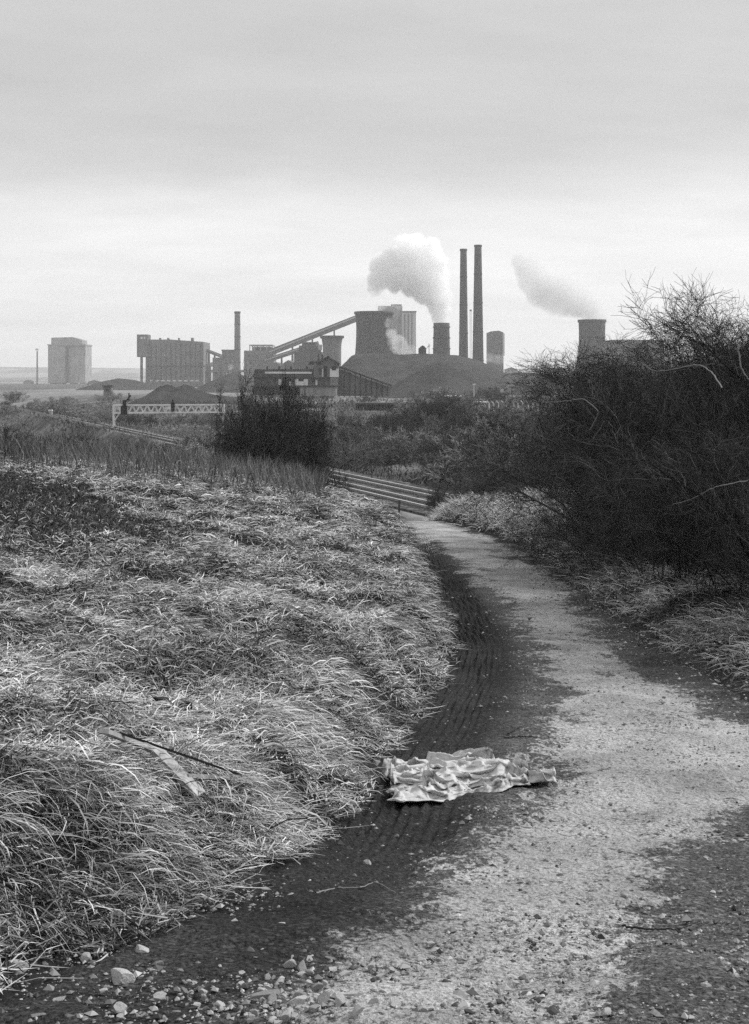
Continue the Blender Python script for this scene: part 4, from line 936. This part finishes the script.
# concrete fence posts
Y = 262
for k in range(11):
    px = 489 + k * 4.9 + random.uniform(-.4, .4); x = Xp(px, Y + k * .5); z = float(H(x, Y + k * .5)) - .3; h = 2.9 + random.uniform(-.2, .2)
    o = empty('fence_post', (x, Y + k * .5, z)); tag(o, 'cranked pale concrete post in the fence beyond the bushes', 'fence post', 'cranked concrete fence posts beyond the bushes')
    m = MB(); zt = Zp(403 + random.uniform(-.4, .8), Y) - z; m.beam((0, 0, 0), (0, 0, zt), .20); m.build('post', MT['galvanised'], o)
    m = MB(); m.beam((0, 0, zt - .05), (-.42, 0, zt + .42), .16); m.build('crank_arm', MT['galvanised'], o)
# diagonal loading chute
Y = 300; r, x, z = site('loading_chute', 505, Y, 'pale slanting loading chute at the left edge of the hedge', 'chute')
Part(r, Y).beam((502, 391.5, 0), (528, 375.5, 0), .9, .35).build('trough', 'steelwork'); Part(r, Y).beam((507, 388, -.5), (513, 384.4, -.5), .5, .75).build('hood', 'pale_concrete'); Part(r, Y).beam((500, 391.3, -.5), (503.5, 390.2, -.5), .5, .7).build('spout', 'pale_concrete')
q = Part(r, Y); q.beam((512, 386, 0), (512, 412, 0), .2).beam((523, 379, 0), (523, 412, 0), .2); q.build('trestle', 'steelwork')
# boundary fence along horizon left: posts
for k in range(9):
    Y = 300; px = 50 - 5.5 * k * 0 + k * 0
break_post = empty('marker_post', (Xp(50.5, 300), 300, float(H(Xp(50.5, 300), 300)) - .1)); tag(break_post, 'small white post beside the railway trough on the left', 'post')
m = MB(); m.box(-.35, .35, -.3, .3, 0, 1.6); m.build('pole', MT['pale_concrete'], break_post); m = MB(); m.box(-.42, .42, -.37, .37, 1.6, 1.85); m.build('cap', MT['pale_paint'], break_post)
# ------------------------------------------------------------------ discarded sheet on the track
def mat_sheet():
    m, nt, out = new_mat('soiled_canvas'); o = pos(nt)
    a = noise(nt, o, 7, 6, .7); b = noise(nt, o, 34, 3, .6)
    f = remap(nt, a, .36, .46, .0, 1)
    g = mathn(nt, 'MULTIPLY', mixf(nt, f, .11, .46), remap(nt, b, .3, .7, .85, 1.1))
    vv = nt.nodes.new('ShaderNodeTexVoronoi'); vv.feature = 'DISTANCE_TO_EDGE'; vv.inputs['Scale'].default_value = 9
    dn = nt.nodes.new('ShaderNodeTexNoise'); dn.inputs['Scale'].default_value = 8; nt.links.new(o, dn.inputs['Vector'])
    ad = nt.nodes.new('ShaderNodeVectorMath'); ad.operation = 'MULTIPLY_ADD'; nt.links.new(dn.outputs['Color'], ad.inputs[0]); ad.inputs[1].default_value = (.16, .16, .16); nt.links.new(scalev(nt, o, (1, 1.8, 1.5)), ad.inputs[2]); nt.links.new(ad.outputs[0], vv.inputs['Vector'])
    cre = mathn(nt, 'MINIMUM', vv.outputs['Distance'], .35)
    finish(nt, out, g, .75, .2, bump=mathn(nt, 'ADD', mathn(nt, 'MULTIPLY', cre, 1.4), mathn(nt, 'MULTIPLY', b, .2)), bstr=.8, bdist=.014); return m
MT['sheet'] = mat_sheet()
def cloth(name, xa, xb, yn, yf, folds, amp, seed, base=.012, nu=190, nv=120, parent=None, off=(0, 0, 0), skew=.25):
    u = np.linspace(0, 1, nu)[None, :]; v = np.linspace(0, 1, nv)[:, None]
    X = xa + (xb - xa) * (u + 0 * v); Yn = np.interp(u, *yn) + 0 * v; Yf = np.interp(u, *yf) + 0 * v
    Y = Yn + (Yf - Yn) * v
    edge = (fbm(X, X * 0, .16, seed + 40, 3) - .5) * .24
    Y = Y + edge * (1 - v) + (fbm(X, X * 0 + 3, .18, seed + 41, 2) - .5) * .14 * v
    X = X + (vn(Y, Y * 0, .09, seed + 43) - .5) * .14 * (np.exp(-u * 9) + np.exp(-(1 - u) * 9))
    ph = v * folds + (fbm(X, Y * .6, .55, seed, 2) - .5) * 3.0 + (vn(X, Y, .2, seed + 5) - .5) * 1.1 + (u - .5) * skew
    m_ = .25 + 1.1 * vn(X * 1.0, np.floor(ph) * .37 + 0 * Y, .28, seed + 9)
    a = ph * 2 * math.pi; A = .05 * (.4 + 1.1 * vn(X, Y, .33, seed + 11))
    cr1 = 1 - np.abs(fbm(X * .8, Y * 1.4, .16, seed + 13, 2) * 2 - 1); cr2 = 1 - np.abs(vn(X * 1.6 + Y, Y, .12, seed + 15) * 2 - 1)
    z = amp * ss(0, 1, (1 - np.cos(a)) / 2) * (.35 + .9 * vn(X, Y, .24, seed + 17)) + .028 * cr1 ** 6 + .018 * cr2 ** 8 + (vn(X, Y, .05, seed + 18) - .5) * .003
    tap = ss(0, .06, v) * ss(0, .10, 1 - v) * ss(0, .03, u) * ss(0, .05, 1 - u)
    Yd = Y + A * np.sin(a) * tap
    Z = H(X, Yd, False) - .045 * (1 - ss(.45, .8, X)) + base + z * (.1 + .9 * tap)
    P = np.stack([X - off[0], Yd - off[1], Z - off[2]], -1).reshape(-1, 3); f = grid_faces(nv, nu)
    o = npmesh(name, P, f, np.full(len(f), 4), MT['sheet'], parent, smooth=True)
    so = o.modifiers.new('thickness', 'SOLIDIFY'); so.thickness = .004; so.offset = 1
    return o
sx, sy = .55, 8.5; szz = float(H(sx, sy, False)); sheet = empty('crumpled_sheet', (sx, sy, szz)); tag(sheet, 'crumpled dirty pale canvas sheet lying in folds on the muddy track', 'sheet')
off = (sx, sy, szz)
cloth('lower_cloth', .09, .92, ([0, .1, .5, .7, .85, 1], [8.02, 7.95, 7.95, 7.98, 8.08, 8.22]), ([0, .06, .3, .5, .8, 1], [8.72, 8.82, 8.62, 8.6, 8.62, 8.42]), 4.6, .036, 301, parent=sheet, off=off)
cloth('upper_fold', .30, .95, ([0, .3, .6, 1], [8.40, 8.36, 8.34, 8.36]), ([0, .1, .5, .8, 1], [8.80, 8.86, 8.84, 8.72, 8.55]), 2.6, .046, 331, base=.03, nv=70, parent=sheet, off=off)
cloth('sleeve_fold', .36, .76, ([0, .5, 1], [8.78, 8.80, 8.84]), ([0, .5, 1], [9.10, 9.12, 9.0]), 1.7, .06, 351, base=.02, nu=110, nv=60, parent=sheet, off=off)
cloth('trailing_corner', .84, 1.10, ([0, .5, 1], [8.22, 8.20, 8.30]), ([0, .4, 1], [8.45, 8.55, 8.48]), 1.6, .05, 371, base=.015, nu=80, nv=50, parent=sheet, off=off)
cloth('rolled_edge', .09, .34, ([0, .5, 1], [8.30, 8.34, 8.46]), ([0, .5, 1], [8.86, 8.92, 8.74]), 1.8, .06, 391, base=.03, nu=80, nv=60, parent=sheet, off=off, skew=-1)

# ------------------------------------------------------------------ stones
def stone_mesh(seed, flat=.55, slab=False):
    import bmesh
    g = random.Random(seed); bm = bmesh.new(); bmesh.ops.create_icosphere(bm, subdivisions=3, radius=1)
    ax = [Vector((g.gauss(0, 1), g.gauss(0, 1), g.gauss(0, 1))).normalized() for _ in range(9)]; dd = [g.uniform(.30, .72) for _ in ax]
    for v in bm.verts:
        for a, d in zip(ax, dd):
            k = v.co.dot(a)
            if k > d: v.co -= a * (k - d) * .98
        n = vn(np.array([v.co.x * 3 + seed]), np.array([v.co.y * 3 + v.co.z * 2]), 1, seed)[0]
        v.co *= .93 + .14 * n
        v.co.z *= flat; v.co.y *= .8 
    me = bpy.data.meshes.new('stone'); bm.to_mesh(me); bm.free(); return me
SM = []
for i in range(9):
    me = stone_mesh(i + 1, [.5, .6, .7][i % 3]); me.materials.append(MT[('stone', 'pale_stone', 'pale_stone')[i % 3]]); SM.append(me)
SD = []
for i in range(3):
    me = stone_mesh(i + 21, .6); me.materials.append(MT['dark_stone']); SD.append(me)
def ground_at_px(px, py, lift=0.0):
    Y = 5.0
    for _ in range(60):
        x = Xp(px, Y); h = float(H(x, Y)) + lift; Yn = (CZ - h) * F / max(py - HY, 1); Y = .5 * Y + .5 * Yn
    return Xp(px, Y), Y
def stone(px, py, wpx, label=None, dark=False, k=None, group=None, flatz=1.0, rz=None):
    x, y = ground_at_px(px, py); r = wpx / F * y / 2
    me = (SD if dark else SM)[(k if k is not None else random.randrange(99)) % (3 if dark else 9)]
    o = bpy.data.objects.new('stone', me); o.location = (x, y, float(H(x, y)) + r * .16 * flatz); o.scale = (r * 1.25, r * random.uniform(.8, 1.3), r * 1.2 * flatz)
    o.rotation_euler = (random.uniform(-.25, .25), random.uniform(-.25, .25), random.uniform(0, 6.28) if rz is None else rz)
    return tag(link(o), label or 'loose grey stone among the rubble across the foot of the track', 'stone', group or 'loose stones across the foot of the track')
uniq = [(119, 981, 32, 'palest flat stone at the lower left, alone on dark mud'), (193, 922, 19, 'flat pale stone by the grass edge above the lower left corner'), (15, 971, 30, 'pale stone in the bottom left corner half under the grass'),
        (88, 960, 20, 'flat stone between the grass and the palest slab'), (140, 955, 24, 'broken pale stone just above the palest flat slab'), (235, 925, 16, 'small pale chip on the mud right of the flat stone'),
        (283, 928, 16, 'pale pebble at the near end of the dry stalk'), (705, 988, 14, 'small white stone alone on the dark lower right of the track'), (737, 978, 12, 'small pale stone at the right edge of the photo on dark mud'),
        (606, 1014, 18, 'grey stone on the dark mud at the bottom edge right of the pale strip'), (359, 812, 11, 'white chip on the mud left below the crumpled sheet'), (367, 864, 12, 'flat pale chip on the rutted mud between sheet and stalk')]
for px, py, w, lab in uniq: stone(px, py, w, lab, k=1, group=None if True else None, flatz=.8)
for o in COL.objects:
    if o.name.startswith('stone') and o.get('label') in [u[3] for u in uniq] and 'group' in o: del o['group']
for (px, py, w) in [(288,967,17),(302,969,22),(273,1001,20),(318,989,16),(326,1000,22),(340,1005,24),(312,1010,16),(287,1018,16),(265,998,26),(350,996,18),(296,1004,22),(375,1004,16),(345,975,15),(330,960,13),(300,1000,20),(356,1016,24),(280,982,14),
                    (256,962,14),(240,985,13),(405,985,12),(394,1006,18),(420,1012,14),(310,960,12),(180,975,14),(200,990,12),(160,1000,16),(220,1008,14),(60,1000,14),(120,1012,18),(36,1018,16),(372,968,12),(460,1000,12),(480,960,9)]:
    stone(px, py, w)
for i in range(225):
    px = random.gauss(300, 95); py = 1024 - abs(random.gauss(0, 38))
    if not 5 < px < 700: continue
    stone(px, py, random.uniform(4, 11))
for (px, py, w) in [(470,1013,12),(455,1005,9),(500,1002,10),(578,905,8),(685,965,9),(690,930,6),(533,945,8),(400,950,8),(432,935,7)]:
    stone(px, py, w, 'small dark clod on the pale strip of the track', dark=True, group='dark clods on the track')
stone(376, 764, 9, 'small white lump at the grass edge left of the crumpled sheet', k=1); stone(560, 563, 9, 'small white lump on the right verge beyond the bend', k=1); stone(707, 658, 13, 'pale flat scrap on the right verge below the hedge', k=4, flatz=.4); stone(174, 493, 6, 'tiny black lump in the pale grass near the crest', dark=True)
for n_ in ('small white lump at the grass edge left of the crumpled sheet', 'small white lump on the right verge beyond the bend', 'pale flat scrap on the right verge below the hedge', 'tiny black lump in the pale grass near the crest'):
    for o in COL.objects:
        if o.get('label') == n_ and 'group' in o: del o['group']
# gravel too fine to count: small stones spread over the track
def gravel():
    g = np.random.default_rng(9)
    base = np.array([[1,0,0],[-1,0,0],[0,1,0],[0,-1,0],[0,0,1],[0,0,-1]], float); fc = np.array([[0,2,4],[2,1,4],[1,3,4],[3,0,4],[2,0,5],[1,2,5],[3,1,5],[0,3,5]])
    n = 75000; yy = 2.6 * (26 / 2.6) ** g.uniform(0, 1, n); t = g.uniform(-.04, 1.04, n) - .25 * (g.uniform(0, 1, n) < .25) * (yy < 7) * g.uniform(0, 1, n); x = xl(yy) + (xr(yy) - xl(yy)) * t
    dens = np.clip(.16 + .5 * np.exp(-((x + .35) / .5) ** 2) * (1 - ss(4.6, 5.2, yy)) + .9 * (1 - ss(5.0, 5.9, yy)) + .8 * np.exp(-(np.minimum(t, 1 - t) / .07) ** 2) + .25 * ss(.5, .8, fbm(x, yy, .5, 401)) , 0, 1)
    dens = dens * np.where((x - xl(yy) < .62) & (yy > 6), .15, 1)
    k = g.uniform(0, 1, n) < dens * np.where(vn(x, yy, .3, 403) > .4, 1, .35); x, yy, t = x[k], yy[k], t[k]; n = len(x)
    r = np.minimum(.0018 + g.exponential(.0034, n), .022) * (1 + .03 * yy)
    B = base[None] * g.uniform(.6, 1.3, (n, 6, 1)); a = g.uniform(0, 6.28, n); c, s = np.cos(a)[:, None], np.sin(a)[:, None]
    X = (B[..., 0] * c - B[..., 1] * s * .7) * r[:, None] + x[:, None]; Y = (B[..., 0] * s + B[..., 1] * c * .7) * r[:, None] + yy[:, None]; Z = B[..., 2] * r[:, None] * .55 + (np.where(t > 0, H(x, yy, False), H(x, yy)) + r * .2)[:, None]
    F_ = (np.arange(n) * 6)[:, None, None] + fc[None]
    o = npmesh('loose_gravel', np.stack([X, Y, Z], -1).reshape(-1, 3), F_.reshape(-1), np.full(n * 8, 3), MT['gravel'], tone=np.repeat(g.beta(1.1, 1.7, n), 6))
    tag(o, 'fine gravel and grit scattered over the track surface', 'gravel', kind='stuff')
MT['gravel'] = mat_tone('grit', .03, .5); gravel()

# ------------------------------------------------------------------ sticks, plank, posts
def stick(pts, r, label, mat='bark', cat='stick', name='fallen_stick', h=.012, tone=.9):
    P = []
    for (px, py) in pts:
        x, y = ground_at_px(px, py); P.append((x, y, float(H(x, y)) + h))
    return curve_branch(name, P, r, MT[mat], label, cat)
stick([(316, 898), (335, 893), (360, 893), (376, 886), (396, 898)], .0035, 'thin pale dry stalk lying bent on the dark mud', cat='stalk', name='dry_stalk', h=.02)
stick([(505, 739), (520, 738), (541, 739)], .007, 'dark stick on the track just beyond the crumpled sheet', mat='stalkd', h=.015) if False else None
MT['darkstick'] = mat_wall('dark_bark', .03, .4, 8)
stick([(504, 740), (520, 738), (541, 739)], .007, 'dark stick on the track just beyond the crumpled sheet', mat='darkstick')
stick([(508, 735), (517, 730), (520, 729)], .005, 'short dark twig leaning on the stick beyond the sheet', mat='darkstick')
stick([(622, 929), (650, 933), (680, 932), (700, 925)], .0045, 'thin dark curved stick on the dark right side of the track', mat='darkstick')
stick([(60, 920), (100, 903), (140, 900)], .004, 'thin dry stem across the grass edge at the lower left', cat='stalk', name='dry_stalk')
def plank(pts, wid, label, thick=.02, lift=.22, mat='wood', name='broken_plank'):
    m = MB(); Q = []
    for px, py in pts:
        x, y = ground_at_px(px, py, lift); Q.append(Vector((x, y, float(H(x, y)) + lift)))
    for a, b in zip(Q[:-1], Q[1:]): m.beam(a, b + (b - a) * .03, wid, thick)
    o = m.build(name, MT[mat]); return tag(o, label, 'plank')
plank([(152, 746), (199, 768)], .075, 'broad pale weathered board lying in the grass', .02, .145)
plank([(104, 731), (150, 749)], .045, 'narrow pale board leading into the broad weathered one', .018, .135)
plank([(186, 764), (258, 779)], .035, 'thin grey lath running right from the broad weathered board', .016, .12)
plank([(120, 733), (238, 774)], .008, 'dark iron rod lying along the weathered boards', .010, .145, 'black', 'iron_rod')
plank([(158, 700), (186, 706)], .06, 'short charred block lying in the grass above the weathered boards', .035, .06, 'black', 'charred_block')
plank([(322, 779), (342, 781)], .06, 'charred block at the grass edge left of the crumpled sheet', .05, .05, 'black', 'charred_block')
def post(px, py0, py1, w, label, mat='post'):
    x, y = ground_at_px(px, py0); z = float(H(x, y)); h = (py0 - py1) / F * y
    m = MB(); m.hull4([(x-w,y-w,z-.3),(x+w,y-w,z-.3),(x+w,y+w,z-.3),(x-w,y+w,z-.3)], [(x-w*.8,y-w,z+h),(x+w,y-w,z+h*.97),(x+w,y+w,z+h),(x-w*.8,y+w,z+h)])
    o = m.build('fence_post', MT[mat]); tag(o, label, 'fence post')
x, y = Xp(398.5, 52), 52.0; z = float(H(x, y)); m = MB(); m.beam((x, y, z - .3), (x + .03, y, Zp(500, 52)), .075); tag(m.build('fence_post', MT['post']), 'short dark fence post at the left side of the bend', 'fence post')
def sapling(px, py, Y, h, label, seed):
    x = Xp(px, Y); sp = bush_mesh('sapling', seed, h, .5, 2, (7, 4, 2), .006, 'x', stem_r=.016, tone0=.2)
    o = bush_obj('sapling', sp, (x, Y, float(H(x, Y)) - .02), FT); tag(o, label, 'sapling')
sapling(132, 495, 27, .62, 'thin bare sapling standing alone in the pale grass near the crest', 901)
sapling(6, 450, 40, 1.6, 'taller bare sapling at the left edge on the crest', 902)
sapling(72, 470, 36, .5, 'small dead sapling above the burnt patch', 903)

# ------------------------------------------------------------------ steam
def plume(name, blobs, Y, dens, label, seed, noise_s=.06, depth=.8, thr=.0, col=.975):
    """soft billow: overlapping round puffs, density worked out in the volume"""
    import bmesh
    s = Y / F; bm = bmesh.new(); C = []
    for (px, py, r) in blobs:
        dy = random.uniform(-1, 1) * r * .25
        C.append((Xp(px, Y), Y + dy * s, Zp(py, Y), r * s))
        bmesh.ops.create_icosphere(bm, subdivisions=3, radius=r * s * 1.12, matrix=__import__('mathutils').Matrix.Translation((Xp(px, Y), Y + dy * s, Zp(py, Y))))
    me = bpy.data.meshes.new('tmp'); bm.to_mesh(me); bm.free(); tmp = bpy.data.objects.new('tmp', me); COL.objects.link(tmp)
    md = tmp.modifiers.new('r', 'REMESH'); md.mode = 'VOXEL'; md.voxel_size = 1.6 * s
    dg = bpy.context.evaluated_depsgraph_get(); me2 = bpy.data.meshes.new_from_object(tmp.evaluated_get(dg)); bpy.data.objects.remove(tmp)
    m = bpy.data.materials.new(name); m.use_nodes = True; nt = m.node_tree; nt.nodes.clear(); out = nt.nodes.new('ShaderNodeOutputMaterial')
    P = pos(nt)
    nz = nt.nodes.new('ShaderNodeTexNoise'); nz.inputs['Scale'].default_value = noise_s; nz.inputs['Detail'].default_value = 4; nz.inputs['Roughness'].default_value = .6; nt.links.new(P, nz.inputs['Vector'])
    sub = nt.nodes.new('ShaderNodeVectorMath'); sub.operation = 'SUBTRACT'; nt.links.new(nz.outputs['Color'], sub.inputs[0]); sub.inputs[1].default_value = (.5, .5, .5)
    wv = nt.nodes.new('ShaderNodeVectorMath'); wv.operation = 'SCALE'; nt.links.new(sub.outputs[0], wv.inputs[0]); wv.inputs['Scale'].default_value = 19 * s
    ad = nt.nodes.new('ShaderNodeVectorMath'); ad.operation = 'ADD'; nt.links.new(P, ad.inputs[0]); nt.links.new(wv.outputs[0], ad.inputs[1]); Q = ad.outputs[0]
    acc = None
    for (x, y, z, r) in C:
        d = nt.nodes.new('ShaderNodeVectorMath'); d.operation = 'DISTANCE'; nt.links.new(Q, d.inputs[0]); d.inputs[1].default_value = (x, y, z)
        f = remap(nt, d.outputs['Value'], r * .98, r * .78, 0, 1)
        acc = f if acc is None else mathn(nt, 'MAXIMUM', acc, f)
    acc = mathn(nt, 'MULTIPLY', acc, mathn(nt, 'MULTIPLY', dens, remap(nt, nz.outputs['Fac'], .35, .62, .35, 1.3)))
    v = nt.nodes.new('ShaderNodeVolumePrincipled'); v.inputs['Color'].default_value = (col, col, col, 1); v.inputs['Anisotropy'].default_value = .2
    nt.links.new(acc, v.inputs['Density']); nt.links.new(v.outputs[0], out.inputs['Volume'])
    m.cycles.volume_step_rate = .4 if hasattr(m.cycles, 'volume_step_rate') else 1
    me2.materials.clear(); me2.materials.append(m); me2.name = name
    o = bpy.data.objects.new(name, me2); link(o); return tag(o, label, 'steam plume')
plume('steam_plume', [(441, 318, 9), (441, 308, 12), (439, 296, 15), (433, 283, 18), (420, 272, 22), (404, 272, 20), (390, 274, 17), (379, 281, 13), (374, 289, 9), (384, 268, 15), (398, 256, 16), (404, 245, 13), (416, 252, 18), (430, 258, 17), (439, 272, 13), (441, 262, 11), (424, 292, 13), (412, 286, 13), (394, 286, 10), (432, 245, 10), (415, 240, 9)],
      845, .26, 'billowing white and grey steam cloud rising from the short black stack', 1, .05)
plume('steam_wisp', [(398, 343, 10), (392, 333, 7), (388, 322, 5), (404, 349, 8), (411, 352, 7)], 850, .09, 'small white steam wisp between the cooling tower and the stepped block', 2, .1)
plume('steam_wisp', [(381, 306, 8), (391, 300, 9), (400, 304, 7), (386, 296, 7)], 890, .05, 'faint bright steam just above the mouth of the big cooling tower', 3, .09)
plume('steam_plume', [(596, 318, 12), (590, 309, 14), (580, 303, 17), (567, 299, 20), (553, 297, 21), (543, 289, 21), (535, 280, 20), (528, 271, 16), (560, 288, 15), (521, 263, 10)],
      900, .09, 'pale grey steam cloud drifting left from the cooling tower behind the hedge', 4, .05, col=.80)
plume('steam_wisp', [(490, 358, 6), (498, 360, 6), (505, 358, 5), (480, 362, 5)], 1280, .03, 'low steam wisp round the foot of the small squarish tower', 5, .1)
plume('steam_wisp', [(229, 380, 5), (230, 374, 4), (231, 368, 3.5), (231.5, 362, 2.5)], 1090, .08, 'thin white jet of steam below the slender brick chimney', 6, .12)

# ------------------------------------------------------------------ haze
m = bpy.data.materials.new('haze'); m.use_nodes = True; nt = m.node_tree; nt.nodes.clear(); out = nt.nodes.new('ShaderNodeOutputMaterial')
v = nt.nodes.new('ShaderNodeVolumePrincipled'); v.inputs['Color'].default_value = (.97, .97, .97, 1); v.inputs['Density'].default_value = HAZE; v.inputs['Anisotropy'].default_value = .3
nt.links.new(v.outputs[0], out.inputs['Volume'])
b = MB(); b.box(-3900, 3900, -300, 5900, -13.5, 125); o = b.build('haze', m); tag(o, 'thin grey haze lying over the whole place', 'haze', kind='stuff')

# ------------------------------------------------------------------ sky
w = bpy.data.worlds.new('World'); sc.world = w; w.use_nodes = True; nt = w.node_tree; nt.nodes.clear()
out = nt.nodes.new('ShaderNodeOutputWorld'); bg = nt.nodes.new('ShaderNodeBackground'); bg.inputs['Strength'].default_value = SKY
SUN_EL, SUN_AZ = R(40), R(62)
sky = nt.nodes.new('ShaderNodeTexSky'); sky.sky_type = 'NISHITA'; sky.sun_disc = False; sky.sun_elevation = SUN_EL; sky.sun_rotation = SUN_AZ; sky.dust_density = 4; sky.air_density = 1.5
bw = nt.nodes.new('ShaderNodeRGBToBW'); nt.links.new(sky.outputs[0], bw.inputs[0])
tc = nt.nodes.new('ShaderNodeTexCoord'); sp = nt.nodes.new('ShaderNodeSeparateXYZ'); nt.links.new(tc.outputs['Generated'], sp.inputs[0])
z = sp.outputs['Z']
dz = mathn(nt, 'MAXIMUM', mathn(nt, 'ADD', z, .13), .03)
cv = nt.nodes.new('ShaderNodeCombineXYZ'); nt.links.new(mathn(nt, 'DIVIDE', sp.outputs['X'], dz), cv.inputs[0]); nt.links.new(mathn(nt, 'DIVIDE', sp.outputs['Y'], dz), cv.inputs[1])
c1 = noise(nt, cv.outputs[0], .8, 6, .55); c2 = noise(nt, scalev(nt, cv.outputs[0], (.6, 1, 1)), 1.6, 7, .62)
cr = nt.nodes.new('ShaderNodeValToRGB'); e = cr.color_ramp; zz = mathn(nt, 'ADD', z, mathn(nt, 'MULTIPLY', mathn(nt, 'SUBTRACT', c1, .5), .085)); nt.links.new(zz, cr.inputs[0])
stops = [(0, .78), (.02, .80), (.045, .87), (.085, .91), (.115, .82), (.14, .66), (.17, .57), (.26, .58), (.45, .95), (1, 1.15)]
while len(e.elements) < len(stops): e.elements.new(.5)
for el, (p_, c_) in zip(e.elements, stops): el.position = p_; el.color = (c_, c_, c_, 1)
cl = mathn(nt, 'MULTIPLY', cr.outputs[0], remap(nt, c2, .3, .7, .90, 1.09))
cloudlum = mathn(nt, 'MULTIPLY', cl, CLOUD)
mix = mixf(nt, .9, bw.outputs[0], cloudlum)
cc = nt.nodes.new('ShaderNodeCombineColor')
for i in range(3): nt.links.new(mix, cc.inputs[i])
nt.links.new(cc.outputs[0], bg.inputs['Color']); nt.links.new(bg.outputs[0], out.inputs['Surface'])
sl = bpy.data.lights.new('sun', 'SUN'); sl.energy = SUNE; sl.angle = R(14); sl.color = (1, 1, 1); so = bpy.data.objects.new('sun', sl); link(so)
d = Vector((math.sin(SUN_AZ) * math.cos(SUN_EL), math.cos(SUN_AZ) * math.cos(SUN_EL), math.sin(SUN_EL)))
so.rotation_euler = d.to_track_quat('Z', 'Y').to_euler(); so.location = (0, -20, 40)

# ------------------------------------------------------------------ camera
cam = bpy.data.cameras.new('camera'); co = bpy.data.objects.new('camera', cam); link(co); sc.camera = co
co.location = (0, 0, CZ); co.rotation_euler = (R(90), 0, 0)
cam.sensor_fit = 'VERTICAL'; cam.sensor_height = 36; cam.lens = 36 * F / 1024; cam.shift_y = -(512 - HY) / 1024; cam.clip_start = .05; cam.clip_end = 20000
vs = sc.view_settings; sc.display_settings.display_device = 'sRGB'; vs.view_transform = 'Standard'; vs.look = 'None'; vs.gamma = 1; vs.use_curve_mapping = False; vs.exposure = EXPO
cy = sc.cycles; cy.max_bounces = 8; cy.diffuse_bounces = 1; cy.glossy_bounces = 1; cy.transmission_bounces = 1; cy.volume_bounces = 8; cy.transparent_max_bounces = 8
cy.use_denoising = DENOISE; cy.sample_clamp_direct = 4; cy.sample_clamp_indirect = 2; cy.volume_max_steps = 128; cy.volume_step_rate = 1
cy.caustics_reflective = False; cy.caustics_refractive = False
